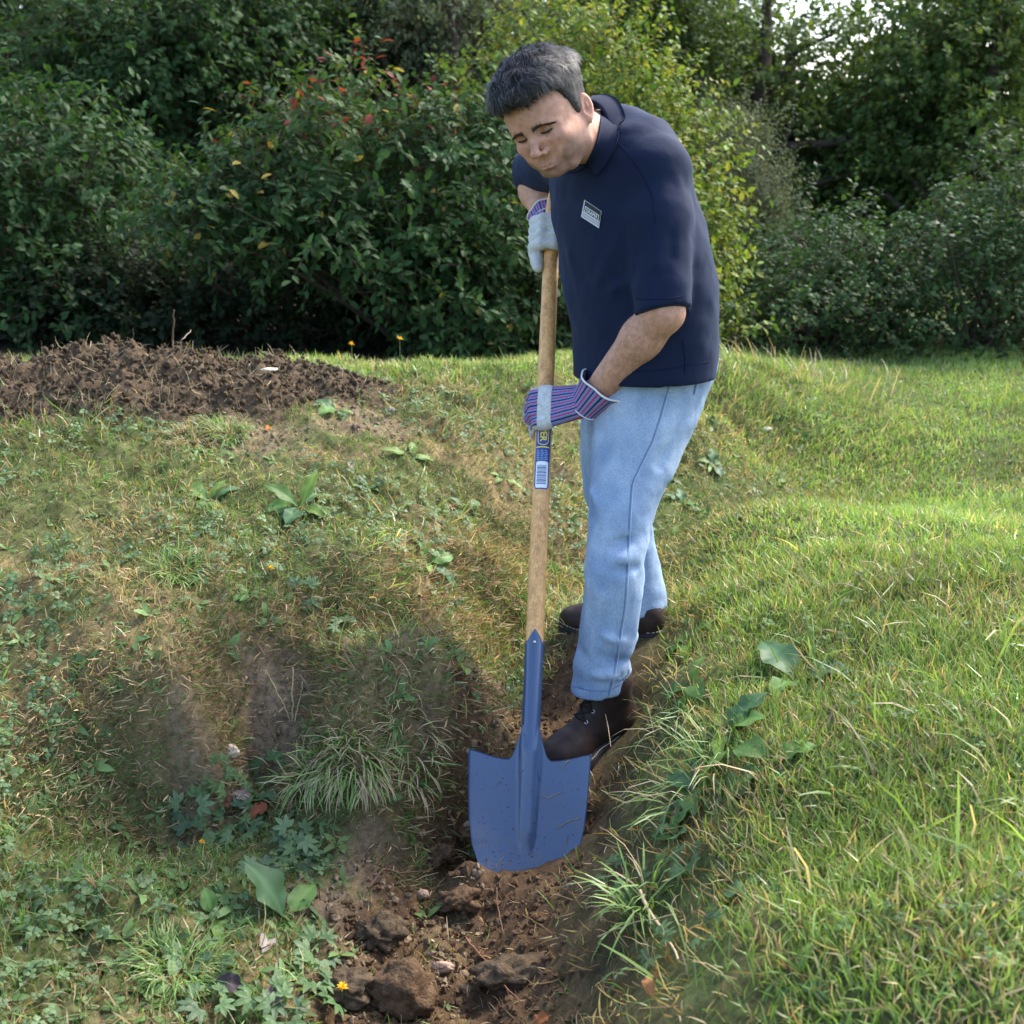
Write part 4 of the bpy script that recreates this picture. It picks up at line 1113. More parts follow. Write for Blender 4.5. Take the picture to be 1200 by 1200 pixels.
# --- jeans
F_J = []
def jfold(pix, amp, w): F_J.append(([P(*q) for q in pix], amp, w))
jfold([(764, 608, 2.74), (745, 626, 2.66), (722, 640, 2.62)], -0.0121, .014)
jfold([(762, 628, 2.74), (748, 640, 2.66), (728, 655, 2.62)], 0.0095, .011)
jfold([(760, 648, 2.74), (742, 664, 2.64), (720, 668, 2.61)], -0.0081, .012)
jfold([(690, 575, 2.68), (700, 605, 2.62), (716, 636, 2.61)], 0.0081, .012)
jfold([(688, 590, 2.68), (700, 640, 2.62), (708, 700, 2.60)], -0.0068, .014)
jfold([(820, 455, 2.82), (800, 500, 2.72), (785, 560, 2.68)], 0.0081, .012)
jfold([(806, 460, 2.74), (790, 500, 2.68), (772, 545, 2.65)], -0.0068, .012)
jfold([(700, 500, 2.70), (712, 540, 2.64), (715, 590, 2.61)], -0.0081, .014)
jfold([(705, 465, 2.70), (730, 480, 2.62), (765, 475, 2.62)], 0.0068, .013)
jfold([(745, 745, 2.74), (725, 752, 2.66), (700, 745, 2.64)], 0.0081, .012)
jfold([(742, 768, 2.76), (722, 774, 2.67), (690, 770, 2.66)], -0.0081, .012)
jfold([(740, 785, 2.78), (715, 792, 2.68), (680, 795, 2.67)], 0.0095, .012)
jfold([(678, 760, 2.72), (690, 780, 2.66), (700, 810, 2.66)], -0.0068, .011)
jfold([(690, 660, 2.70), (700, 700, 2.63), (695, 750, 2.63)], 0.0054, .016)
jfold([(755, 655, 2.72), (748, 700, 2.68), (742, 740, 2.69)], 0.0068, .012)
jfold([(762, 628, 3.0), (770, 655, 2.98), (772, 690, 2.99)], -0.0068, .012)
hemJ_c = (P(667, 811, 2.72) + P(736, 802, 2.78)) / 2
hemJ_n = unit(np.array([-.10, -.10, 1.0]))
hemR_c = P(765, 716, 3.06); hemR_n = unit(np.array([-.12, -.05, 1.0]))
def jeans_outer(p):
    # pelvis closes the two legs
    d = smin(legL(p), legR(p), .02)
    pv = s_ell(p, P(757, 425, 2.83), (.165, .15, .12)); d = smin(d, pv, .04)
    for pts, a, w in F_J: d = d - 1.2 * ridge(p, pts, a, w)
    low = sstep(-.02, -.2, p[:, 2])
    d = d - (.002 + .003 * low) * noise3(p * np.array([20, 20, 34.0]), 14) - .0011 * noise3(p * 60.0, 16)
    return d
def jeans_sdf(p):
    d = jeans_outer(p); d0 = d
    lft = legL(p, .03); rgt = legR(p, .03)
    d = np.where(p[:, 2] < .05, np.where(lft < rgt, smax(d, -s_plane(p, hemJ_c, hemJ_n), .002), smax(d, -s_plane(p, hemR_c, hemR_n), .002)), d)
    near = np.minimum(np.where(lft < rgt, s_plane(p, hemJ_c, hemJ_n), s_plane(p, hemR_c, hemR_n)), 1)
    d = np.maximum(d, np.where(near < .05, -(d0 + .0095), -9))
    return np.maximum(d, p[:, 2] - .62)
JV, JF = sdf_mesh(jeans_sdf, (0.02, 2.3, -.32), (.62, 3.3, .64), .0055, 20, smooth=1)
fade = np.zeros(len(JV))
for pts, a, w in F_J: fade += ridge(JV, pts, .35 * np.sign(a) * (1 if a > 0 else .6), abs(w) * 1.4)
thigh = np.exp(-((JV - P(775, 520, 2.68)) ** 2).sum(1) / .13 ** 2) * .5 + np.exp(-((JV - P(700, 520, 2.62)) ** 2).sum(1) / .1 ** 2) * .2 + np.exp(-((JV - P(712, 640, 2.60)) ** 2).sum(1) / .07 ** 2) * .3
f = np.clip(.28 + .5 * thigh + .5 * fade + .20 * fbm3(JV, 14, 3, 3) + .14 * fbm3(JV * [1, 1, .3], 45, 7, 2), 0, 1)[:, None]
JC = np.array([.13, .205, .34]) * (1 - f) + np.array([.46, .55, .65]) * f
m_jean, nt, b = new_mat('denim'); a_ = nd(nt, 'ShaderNodeAttribute'); a_.attribute_name = 'Col'
tc = nd(nt, 'ShaderNodeTexCoord'); mp = nd(nt, 'ShaderNodeMapping'); mp.inputs['Scale'].default_value = (1, 1, .25); nt.links.new(tc.outputs['Object'], mp.inputs[0])
n1 = nd(nt, 'ShaderNodeTexNoise'); n1.inputs['Scale'].default_value = 520; n1.inputs['Detail'].default_value = 4; nt.links.new(mp.outputs[0], n1.inputs['Vector'])
n2 = nd(nt, 'ShaderNodeTexNoise'); n2.inputs['Scale'].default_value = 900; n2.inputs['Detail'].default_value = 2; nt.links.new(tc.outputs['Object'], n2.inputs['Vector'])
ad = nd(nt, 'ShaderNodeMath'); ad.operation = 'ADD'; nt.links.new(n1.outputs['Fac'], ad.inputs[0]); nt.links.new(n2.outputs['Fac'], ad.inputs[1])
mr = nd(nt, 'ShaderNodeMapRange'); mr.inputs[1].default_value = .7; mr.inputs[2].default_value = 1.3; mr.inputs[3].default_value = .74; mr.inputs[4].default_value = 1.26; nt.links.new(ad.outputs[0], mr.inputs[0])
mx = nd(nt, 'ShaderNodeMix'); mx.data_type = 'RGBA'; mx.blend_type = 'MULTIPLY'; mx.inputs[0].default_value = 1
nt.links.new(a_.outputs['Color'], mx.inputs[6]); nt.links.new(mr.outputs[0], mx.inputs[7]); nt.links.new(mx.outputs[2], b.inputs['Base Color'])
b.inputs['Roughness'].default_value = .9; b.inputs['Specular IOR Level'].default_value = .15
n4 = nd(nt, 'ShaderNodeTexNoise'); n4.inputs['Scale'].default_value = 60; n4.inputs['Detail'].default_value = 5; nt.links.new(tc.outputs['Object'], n4.inputs['Vector'])
b4 = nd(nt, 'ShaderNodeBump'); b4.inputs['Strength'].default_value = .3; b4.inputs['Distance'].default_value = .004; nt.links.new(n4.outputs['Fac'], b4.inputs['Height'])
b5 = bump(nt, b, ad.outputs[0], .3, .0008); nt.links.new(b4.outputs[0], b5.inputs['Normal'])
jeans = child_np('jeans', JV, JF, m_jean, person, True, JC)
jeans_bvh = bvh_of(JV, JF)
m_seam = mat_plain('seam_denim', (.125, .185, .31), .9, .1); m_seam2 = mat_plain('seam_pale', (.30, .38, .52), .9, .1)
sl = [(785, 447), (776, 480), (765, 515), (747, 552), (740, 567), (737, 610), (735, 660), (732, 710), (727, 740), (720, 785), (713, 815)]
seam_on(jeans_bvh, sl, 'side_seam', m_seam, .0010, jeans, n=110)
seam_on(jeans_bvh, [(u + 2.0, v) for u, v in sl], 'seam_welt', m_seam2, .0016, jeans, lift=.0002, n=110)
seam_on(jeans_bvh, [(667, 803), (690, 809), (713, 810), (728, 801), (738, 788)], 'hem_stitching', m_seam, .0010, jeans)
seam_on(jeans_bvh, [(751, 712), (765, 708), (780, 698)], 'hem_stitching', m_seam, .0010, jeans)
# pocket opening under the shirt
seam_on(jeans_bvh, [(818, 440), (815, 452), (813, 462)], 'belt_loop', m_seam, .003, jeans, flat=1)

# --- boots
def boot_upper(q):
    d = s_ell(q, (.045, 0, .055), (.046, .037, .056))
    d = smin(d, s_chain(q, [np.array((.06, 0, .05)), np.array((.13, 0, .058)), np.array((.20, .003, .045))], [.038, .038, .038], .02), .03)
    d = smin(d, s_ell(q, (.222, .003, .042), (.070, .0475, .040)), .025)
    d = smin(d, s_cap(q, np.array((.070, 0, .07)), np.array((.078, 0, .160)), .047, .056), .03)
    d = smin(d, s_chain(q, [np.array((.085, 0, .15)), np.array((.125, 0, .105)), np.array((.175, 0, .078))], [.026, .026, .020], .02), .02)
    for k in range(3): d = d + ridge(q, [(.15 + .016 * k, -.05, .05 + .012 * k), (.155 + .016 * k, 0, .088 - .004 * k), (.15 + .016 * k, .05, .05 + .012 * k)], .0022, .004)
    d = d - ridge(q, [(.172, -.045, .03), (.176, -.03, .065), (.178, 0, .078), (.176, .03, .065), (.172, .045, .03)], .0018, .0035)   # toe cap seam
    d = d - ridge(q, [(.02, -.04, .03), (.07, -.045, .075), (.085, -.045, .10)], .0015, .003) - ridge(q, [(.02, .04, .03), (.07, .045, .075), (.085, .045, .10)], .0015, .003)
    return np.maximum(d - .0012 * noise3(q * 60.0, 21), .024 - q[:, 2])
def sole2(q, g):
    q2 = q * [1, 1, 0]
    d = s_chain(q2, [np.array((.040, 0, 0)), np.array((.12, .0, 0)), np.array((.205, .002, 0)), np.array((.248, .004, 0))], [.038 + g, .035 + g, .049 + g, .041 + g], .03)
    return d
def boot_sole(q):
    d = sole2(q, .004); z0 = .0 + .014 * sstep(.215, .295, q[:, 0])
    d = smax(d, np.abs(q[:, 2] - .015 - z0 * .5) - .0155, .004)
    heel = np.maximum(np.abs(q[:, 0] - .098) - .012, q[:, 2] - .009)
    d = np.maximum(d, -heel)
    lug = np.maximum(np.abs(((q[:, 0] * 55) % 1) - .5) / 55 - .0035, q[:, 2] - .005)
    return np.maximum(d, -np.maximum(lug, np.abs(q[:, 1]) * 0 - 1))
UV_, UF_ = sdf_mesh(boot_upper, (-.02, -.07, .0), (.31, .07, .235), .0045, 18, smooth=2)
LV_, LF_ = sdf_mesh(boot_sole, (-.02, -.07, -.02), (.31, .07, .06), .0042, 18, smooth=1)
m_leather = mat_plain('brown_leather', (.026, .0145, .012), .62, .3, 0, 40, .45, 220, .35, .0015)
m_sole = mat_plain('dark_rubber', (.018, .018, .022), .75, .3, 0, 70, .4, 120, .3, .002); m_stitch = mat_plain('pale_thread', (.34, .30, .26), .8); m_lace = mat_plain('dark_lace', (.02, .016, .014), .9, .2); m_eyelet = mat_plain('eyelet_metal', (.45, .46, .48), .3, .5, .9)
def boot(heel, toe, up, roll=0.0):
    x = unit(toe - heel); z = unit(np.asarray(up, float) - x * (x @ np.asarray(up, float))); y = np.cross(z, x)
    M = np.stack([x, y, z]); W = lambda q: heel + np.asarray(q, float) @ M
    up_o = child_np('boot', W(UV_), UF_, m_leather, person)
    child_np('sole', W(LV_), LF_, m_sole, up_o, True, None, person)
    ub = bvh_of(UV_, UF_)
    def on(y_, t, lift=.001):
        # point on the lacing flap: t runs from the throat (0) to the top (1)
        c = np.array([.165 - .085 * t, 0, .080 + .085 * t]); a = c + np.array([.05, y_ * .6, .05]); dr = np.array([.0 + .0, y_, 0]) + c - a
        h = ub.ray_cast(Vector(a), Vector(unit(dr)))
        return (np.array(h[0]) + np.array(h[1]) * lift, np.array(h[1])) if h[0] is not None else (c, np.array([0, 0, 1.0]))
    lace = MB()
    ts = [.08, .32, .56, .80]
    for k, t in enumerate(ts):
        for s in (-1, 1):
            c, nn = on(s * .020, t); e = MB(); a1 = unit(np.cross(nn, [0, 1, .2])); b1 = np.cross(nn, a1)
            th = np.linspace(0, 2 * np.pi, 11); e.tube(W([c + .0036 * (a1 * math.cos(q) + b1 * math.sin(q)) for q in th]), .0013, 5, caps=False); e.build('eyelet', m_eyelet, up_o, person)
        lace.tube(W([on(y_, t + .0, .002 + .001 * (1 - (y_ / .02) ** 2))[0] for y_ in np.linspace(-.02, .02, 7)]), .0019, 6)
        if k < 3:
            for s in (-1, 1): lace.tube(W([on(s * y_, t + (ts[k + 1] - t) * (y_ + .02) / .04, .0035)[0] for y_ in np.linspace(-.02, .02, 7)]), .0019, 6)
    lace.build('lace', m_lace, up_o, person)
    st = MB()
    th = []
    for k in range(90):
        a = 2 * math.pi * k / 90; lo, hi = .0, .2; cx = .14
        for _ in range(22):
            m = (lo + hi) / 2; q = np.array([[cx + m * math.cos(a), m * math.sin(a), 0]])
            if sole2(q, .0025)[0] < 0: lo = m
            else: hi = m
        th.append((cx + lo * math.cos(a), lo * math.sin(a), .0315 + .010 * float(sstep(.2, .29, cx + lo * math.cos(a)))))
    th = np.array(th)
    for k in range(0, 90): st.tube(W([th[k], th[k] * .35 + th[(k + 1) % 90] * .65]), .0011, 4)
    st.build('welt_stitching', m_stitch, up_o, person)
    return up_o
boot(P(739, 850, 2.87), P(640, 909, 2.70), (.02, -.1, 1))
boot(P(779, 751, 3.06), P(668, 741, 3.19), (0.0, 0, 1))
# ================================================================== work gloves closed round the shaft
m_stripe, nt, b = new_mat('striped_cotton')
a1 = nd(nt, 'ShaderNodeAttribute'); a1.attribute_name = 'stripe'; a2 = nd(nt, 'ShaderNodeAttribute'); a2.attribute_name = 'suede'
def band(per, off, w, soft=.06):
    m = nd(nt, 'ShaderNodeMath'); m.operation = 'MULTIPLY_ADD'; m.inputs[1].default_value = 1 / per; m.inputs[2].default_value = off; nt.links.new(a1.outputs['Fac'], m.inputs[0])
    f = nd(nt, 'ShaderNodeMath'); f.operation = 'FRACT'; nt.links.new(m.outputs[0], f.inputs[0])
    s = nd(nt, 'ShaderNodeMath'); s.operation = 'SUBTRACT'; s.inputs[1].default_value = .5; nt.links.new(f.outputs[0], s.inputs[0])
    g = nd(nt, 'ShaderNodeMath'); g.operation = 'ABSOLUTE'; nt.links.new(s.outputs[0], g.inputs[0])
    r = nd(nt, 'ShaderNodeMapRange'); r.inputs[1].default_value = w + soft; r.inputs[2].default_value = w; nt.links.new(g.outputs[0], r.inputs[0]); return r.outputs[0]
def over(base, col, fac):
    m = nd(nt, 'ShaderNodeMix'); m.data_type = 'RGBA'; nt.links.new(fac, m.inputs[0])
    if isinstance(base, tuple): m.inputs[6].default_value = (*base, 1)
    else: nt.links.new(base, m.inputs[6])
    m.inputs[7].default_value = (*col, 1); return m.outputs[2]
c = over((.19, .22, .43), (.022, .022, .075), band(.0150, .25, .075)); c = over(c, (.40, .04, .10), band(.0150, .75, .07))
c = over(c, (.52, .53, .52), a2.outputs['Fac'])
tc = nd(nt, 'ShaderNodeTexCoord'); n1 = nd(nt, 'ShaderNodeTexNoise'); n1.inputs['Scale'].default_value = 380; n1.inputs['Detail'].default_value = 4; nt.links.new(tc.outputs['Object'], n1.inputs['Vector'])
mr = nd(nt, 'ShaderNodeMapRange'); mr.inputs[1].default_value = .3; mr.inputs[2].default_value = .7; mr.inputs[3].default_value = .75; mr.inputs[4].default_value = 1.2; nt.links.new(n1.outputs['Fac'], mr.inputs[0])
mx = nd(nt, 'ShaderNodeMix'); mx.data_type = 'RGBA'; mx.blend_type = 'MULTIPLY'; mx.inputs[0].default_value = 1; nt.links.new(c, mx.inputs[6]); nt.links.new(mr.outputs[0], mx.inputs[7]); nt.links.new(mx.outputs[2], b.inputs['Base Color'])
b.inputs['Roughness'].default_value = .9; b.inputs['Specular IOR Level'].default_value = .15; bump(nt, b, n1.outputs['Fac'], .4, .001)
m_suede = mat_plain('grey_suede', (.50, .51, .51), .95, .1, 0, 120, .2, 500, .4, .001); m_bind = mat_plain('white_binding', (.66, .66, .68), .8)

def in_frame(uh):
    C = SP(0.0, uh, 0.0)
    return lambda r, a, c_: C + sh_lat * r + sh_up * a + sh_n * c_
# left hand: back of the hand towards the camera, fingers pass behind on the left, thumb behind on the right
hl = in_frame(up_at(481)); WG = WRL
KN = [.036, .013, -.010, -.033]
FG = []
for i, a in enumerate(KN):
    ln = [1.0, 1.08, 1.03, .86][i]; dz = [-.002, 0, -.003, -.009][i]; dr = [.003, 0, .001, .008][i]
    FG.append([hl(-.004 + dr, a, .037), hl(-.026 * ln + dr, a - .001, .028), hl(-.033 * ln + dr, a - .004, -.006), hl(-.022, a - .005 + dz * .3, -.034), hl(.000 + .006 * ln, a - .004, -.037), hl(.016 * ln, a - .003, -.033)])
FR = [.0140, .0140, .0132, .0125, .0115, .010]
palm_pts = [(hl(.010, .024, .035), hl(.010, -.020, .034))]
TH = [hl(.060, .020, .034), hl(.046, .046, .016), hl(.030, .052, -.012), hl(.012, .050, -.031), hl(-.006, .047, -.034)]
def gloveL(p):
    d = None
    for pts in FG:
        e = s_chain(p, pts, FR, .006); d = e if d is None else smin(d, e, .0018)
    # back of the hand as a fan of bones under cloth
    for i, a in enumerate(KN):
        st = WG + sh_up * [.016, .006, -.006, -.016][i]
        d = smin(d, s_cap(p, FG[i][0], st, .0155, .021), .012)
    d = smin(d, s_chain(p, TH, [.019, .0165, .0150, .0145, .0125], .008), .012)
    d = smin(d, s_cap(p, WG, WG - fore * .03, .0335, .035), .02)
    d = d - .0012 * noise3(p * 70.0, 33) - .0016 * noise3(p * 34.0, 35)
    shaft_d = np.hypot((p - SP(0., .9, 0.)) @ sh_lat, (p - SP(0., .9, 0.)) @ sh_n) - .0205
    return np.maximum(d, -shaft_d)
lo = np.min([q for f in FG for q in f] + TH + [WG - fore * .05], 0) - .045; hi = np.max([q for f in FG for q in f] + TH + [WG - fore * .05], 0) + .045
GV, GF_ = sdf_mesh(gloveL, lo, hi, .0028, 18, smooth=1)
hand_dir = unit(hl(-.004, 0, .037) - WG); cross_a = unit(sh_up - hand_dir * (sh_up @ hand_dir))
fan = 1.0
rel = GV - WG; along = rel @ hand_dir; spread = np.interp(along, [0, .09], [1.35, 1.0])
stripe = (rel @ cross_a) * spread + .3
loc = GV - SP(0., up_at(481), 0.); lr, la, lc = loc @ sh_lat, loc @ sh_up, loc @ sh_n
suede = np.clip(sstep(.002, -.006, lc) * (lr < .06) + sstep(.040, .045, la) * sstep(-.0, -.01, lr) + sstep(-.046, -.049, la + .12 * lr), 0, 1)
suede = np.maximum(suede, sstep(.008, .006, np.min([np.linalg.norm(GV - q, axis=1) - .011 for q in TH[2:]], 0)))
suede = np.maximum(suede, sstep(-.030, -.036, lr) * sstep(-.026, -.032, la))
glL = child_np('glove', GV, GF_, m_stripe, person, True, None, None, {'stripe': stripe, 'suede': suede})
glL['label'] = 'striped glove with its back to the camera round the middle of the shaft'
def strapf(p):
    d = gloveL(p) - .0016; x = (p - WG) @ hand_dir + .10 * ((p - WG) @ cross_a)
    return np.maximum(np.maximum(d, np.abs(x - STR[0]) - STR[1]), -((p - SP(0., up_at(481), 0.)) @ sh_n - .008))
KD = float((hl(-.004, 0, .037) - WG) @ hand_dir); STR = (KD - .008, .0175)
V, F = sdf_mesh(strapf, lo, hi, .0026, 18, smooth=1); child_np('knuckle_strap', V, F, m_suede, glL, True, None, person)
def cuff(W0, axis, r0, r1, ln, upv, name_parent, tilt=.0, split=None):
    """flared cuff open at the back, bound with white tape"""
    x = unit(axis); u = unit(upv - x * (upv @ x)); w = np.cross(x, u); rows = []
    th = np.linspace(0, 2 * np.pi, 41)
    for t in np.linspace(0, 1, 9):
        r = r0 + (r1 - r0) * t ** 1.2; l = t * ln * (1 + tilt * np.cos(th))
        rr_ = r * (1 + .10 * t * np.sin(2 * th + .6) + .05 * t * np.sin(5 * th))
        if split is not None: rr_ = rr_ * (1 + .35 * t * np.exp(-((th - split) / .3) ** 2))
        rows.append(W0 + l[:, None] * x + (np.cos(th) * rr_)[:, None] * u + (np.sin(th) * rr_)[:, None] * w)
    Pg = np.array(rows); V, F = solid_sheet(Pg, .0018); n = len(Pg) * 41
    stv = np.tile(np.tile(th * .034, (len(Pg), 1)).ravel(), 2)
    o = child_np('cuff', V, F, m_stripe, name_parent, True, None, person, {'stripe': stv, 'suede': np.zeros(len(V))})
    mb = MB(); mb.tube(Pg[-1], .0024, 6, caps=False); mb.tube(Pg[0], .0016, 6, caps=False)
    V, F, C = mb.data(); o2 = child_np('cuff_binding', V, F, m_bind, name_parent, True, None, person)
cuff(WG + fore * .022, -fore, .0385, .052, .072, sh_up, glL, -.18, 4.1)

# right hand: on the end of the shaft, fingers across the front, thumb down its left side
UR = up_at(276); hr_ = in_frame(UR); WGR = WRR
FG2 = []
for i, a in enumerate([-.026, -.004, .018, .039]):
    ln = [1.0, 1.05, 1.0, .85][i]
    FG2.append([hr_(-.034, a + .006, -.018), hr_(-.042, a, .006), hr_(-.024, a - .003, .032), hr_(.006, a - .005, .038), hr_(.030 * ln, a - .006, .022), hr_(.034 * ln, a - .006, .004)])
TH2 = [hr_(-.020, .028, -.036), hr_(-.035, -.005, -.026), hr_(-.036, -.035, -.008), hr_(-.033, -.060, .002), hr_(-.030, -.078, .006)]
def gloveR(p):
    d = None
    for pts in FG2:
        e = s_chain(p, pts, [.015, .0145, .0138, .0130, .0120, .0105], .006); d = e if d is None else smin(d, e, .0018)
    for i in range(4): d = smin(d, s_cap(p, FG2[i][0], WGR + sh_up * (.012 - .008 * (3 - i)), .0160, .022), .014)
    d = smin(d, s_chain(p, TH2, [.020, .0185, .0165, .0155, .0125], .008), .010)
    d = smin(d, s_ell(p, hr_(-.008, .052, -.008), (.03, .03, .02)), .02)
    d = d - .0012 * noise3(p * 70.0, 43) - .0016 * noise3(p * 34.0, 45)
    q = p - SP(0., .9, 0.)
    return np.maximum(d, -np.maximum(np.hypot(q @ sh_lat, q @ sh_n) - .0198, q @ sh_up - (SH_TOP - .9 + .001)))
allp = [q for f in FG2 for q in f] + TH2 + [WGR]
lo2 = np.min(allp, 0) - .045; hi2 = np.max(allp, 0) + .045
V, F = sdf_mesh(gloveR, lo2, hi2, .0030, 18, smooth=1)
sd = np.clip(1 - sstep(.03, .06, (V - SP(0., UR, 0.)) @ sh_up - .02), 0, 1)
glR = child_np('glove', V, F, m_stripe, person, True, None, None, {'stripe': (V @ sh_lat) + .3, 'suede': sd})
glR['label'] = 'grey suede glove over the top end of the shaft'
fr_ = unit(WRR - ELR)
cuff(WGR + fr_ * .012, -fr_, .034, .040, .030, sh_up, glR, .1)
# ================================================================== shrubs and trees
m_leaf = mat_leaf('glossy_leaf', .52, .36, .12); m_leafb = mat_leaf('soft_leaf', .6, .40, .12)
m_bark = mat_plain('bark', (.055, .042, .032), .9, .2, 0, 40, .4, 60, .5, .01); m_twig = mat_plain('twig', (.08, .06, .04), .85, .2)
def lobe(u, v, d, ru, rv, rd): return (P(u, v, d), np.array([ru / FPX * d, rd, rv / FPX * d]))
def in_lobes(lobes, n, inner=.55, power=1.0, noise=.28, seed=0):
    """points in the outer shell of a union of lobes, with outward directions"""
    w = np.array([l[1][0] * l[1][2] + l[1][1] * l[1][2] for l in lobes]); w /= w.sum()
    k = RNG.choice(len(lobes), n, p=w); c = np.array([l[0] for l in lobes])[k]; r = np.array([l[1] for l in lobes])[k]
    d = rand_dirs(n); rad = inner + (1 - inner) * RNG.random(n) ** power
    rad = rad * (1 + noise * noise3(c * 1.3 + d * 2.6, 77 + seed) + .6 * noise * noise3(c + d * 7.0, 78 + seed))
    return c + d * r * rad[:, None], norms(d / r)
def twiggy(pos, out, up, nleaf, tl, L, W, droop, cols_fn, tmpl=LEAF_T, spread=.9, nup=.8, bend=.5, rnd=.45):
    """every twig carries leaves on both sides; returns twig tubes data and leaf arrays"""
    n = len(pos)
    td = norms(out * .8 + np.array([0, 0, up]) + RNG.normal(0, rnd, (n, 3)))
    t = (np.arange(nleaf) + .4) / nleaf
    k = RNG.random((n, nleaf)) * .12
    lp = pos[:, None] + td[:, None] * (tl[:, None] * (t[None] + k))[..., None] + np.array([0, 0, -1.0]) * (droop * tl[:, None] * (t[None] ** 2))[..., None]
    sidev = norms(np.cross(td, rand_dirs(n)))
    sg = np.where(np.arange(nleaf) % 2, 1, -1)
    ld = norms(td[:, None] * .6 + sidev[:, None] * (sg * spread)[None, :, None] + RNG.normal(0, .35, (n, nleaf, 3)) + np.array([0, 0, -.25]))
    nr = norms(RNG.normal(0, .38, (n, nleaf, 3)) + np.array([0, 0, nup]) + .5 * out[:, None])
    m = n * nleaf
    cols = cols_fn(np.repeat(pos, nleaf, 0), np.repeat(RNG.random(n), nleaf), m)
    return td, lp.reshape(m, 3), ld.reshape(m, 3), nr.reshape(m, 3), L * RNG.uniform(.65, 1.2, m), cols
def pal(*cs):
    cs = np.array(cs)
    def f(p, tw, m):
        k = np.clip(tw + RNG.normal(0, .18, m), 0, .999) * (len(cs) - 1); i = k.astype(int); t = (k - i)[:, None]
        c = cs[i] * (1 - t) + cs[np.minimum(i + 1, len(cs) - 1)] * t
        return c * RNG.uniform(.72, 1.25, m)[:, None]
    return f
def branches(root, tips, r0, r1, mb, seg=5, sag=.15):
    for tip in tips:
        t = np.linspace(0, 1, 7)[:, None]; mid = root * .45 + tip * .55; mid = mid + RNG.normal(0, .08, 3); mid[2] = max(mid[2], root[2]) + sag * np.linalg.norm(tip - root)
        pts = (1 - t) ** 2 * root + 2 * t * (1 - t) * mid + t ** 2 * tip
        mb.tube(pts, np.linspace(r0, r1, 7), seg)
def shrub(name, label, cat, lobes, nt, nleaf, L, W, colf, tl=(.12, .26), up=.3, droop=.2, inner=.5, tmpl=LEAF_T, mat=None, single=0, trunks=6, trunk_r=.03, base=None, group=None, seed=0, keep=None, wood='stem', foliage_name='foliage', noise=.28, **kw):
    c = np.mean([l[0] for l in lobes], 0) if base is None else np.asarray(base, float)
    foot = np.array([c[0], c[1], float(zt(c[0], c[1]))])
    th = empty(name, foot, label, cat, group)
    pos, out = in_lobes(lobes, nt, inner, noise=noise, seed=seed)
    ok = pos[:, 2] > zt(pos[:, 0], pos[:, 1]) + .02
    if keep is not None: ok &= keep(pos)
    pos, out = pos[ok], out[ok]
    tlv = RNG.uniform(*tl, len(pos))
    td, lp, ld, nr, LL, cols = twiggy(pos, out, up, nleaf, tlv, L, W, droop, colf, tmpl, **kw)
    wd = LL * W / L * RNG.uniform(.85, 1.15, len(LL))
    # stems
    mb = MB()
    k = min(len(pos), 26); far = pos[RNG.choice(len(pos), k, replace=False)]
    for i in range(trunks):
        a = 2 * math.pi * i / max(trunks, 1); r = foot + np.array([math.cos(a), math.sin(a), 0]) * (.12 if trunks > 1 else 0); r[2] = zt(r[0], r[1]) - .03
        branches(r, far[i::trunks], trunk_r, trunk_r * .2, mb)
    mb.build(wood, m_bark, th, th)
    # fine twigs
    s0 = pos - td * .02; s1 = pos + td * (tlv * .5)[:, None] - np.array([0, 0, 1]) * (droop * tlv * .25)[:, None]; s2 = pos + td * tlv[:, None] - np.array([0, 0, 1]) * (droop * tlv)[:, None]
    sd = norms(np.cross(td, [0.31, .2, .93])); s_2 = np.cross(td, sd); rr = np.array([.0022, .0017, .0009]) * (1 if L > .03 else .8)
    ring = []
    for s_, r in zip((s0, s1, s2), rr):
        for q in range(3): ring.append(s_ + r * (math.cos(2.094 * q) * sd + math.sin(2.094 * q) * s_2))
    TV = np.stack(ring, 1).reshape(-1, 3); f = []
    for a in (0, 3):
        for q in range(3): f.append([a + q, a + (q + 1) % 3, a + 3 + (q + 1) % 3, a + 3 + q])
    TF = (np.arange(len(pos))[:, None, None] * 9 + np.array(f)[None]).reshape(-1, 4)
    child_np('twigs', TV, TF, m_twig, th)['kind'] = 'stuff'
    sel = np.ones(len(lp), bool)
    if single:
        # the leaves nearest the camera that face it become objects of their own
        u_ = (lp - CAM) @ CR / ((lp - CAM) @ CF) * FPX + 600; v_ = 600 - (lp - CAM) @ CU / ((lp - CAM) @ CF) * FPX
        vis = (u_ > 150) & (u_ < 1050) & (v_ > 0)
        sc = np.where(vis, LL / ((lp - CAM) @ CF) * np.abs((norms(nr) * norms(CAM - lp)).sum(1)), -1)
        pick = np.argsort(-sc)[:single * 3]; pick = RNG.choice(pick, single, replace=False); sel[pick] = False
        vars_ = []
        for q in range(10):
            cc = colf(np.tile(foot, (1, 1)) + [0, 0, .9], np.array([(q + .5) / 10]), 1)
            V, F, C = leaves_np(tmpl, np.zeros((1, 3)), [[1, 0, 0]], [[0, 0, 1]], 1.0, W / L, cc, bend)if False else leaves_np(tmpl, np.zeros((1, 3)), [[1, 0, 0]], [[0, 0, 1]], 1.0, W / L, cc, .5)
            vars_.append(mesh_np('leaf', V, F, mat or m_leaf, False, C))
        for q, i in enumerate(pick):
            o = bpy.data.objects.new('leaf', vars_[q % 10]); x = norms(ld[i]); s = unit(np.cross(x, nr[i])); nn = np.cross(s, x)
            Mx = Matrix(((x[0], -s[0], nn[0]), (x[1], -s[1], nn[1]), (x[2], -s[2], nn[2]))) * float(LL[i])
            Mx = Mx.to_4x4(); Mx.translation = Vector(lp[i] - foot); o.matrix_local = Mx; link(o, th)
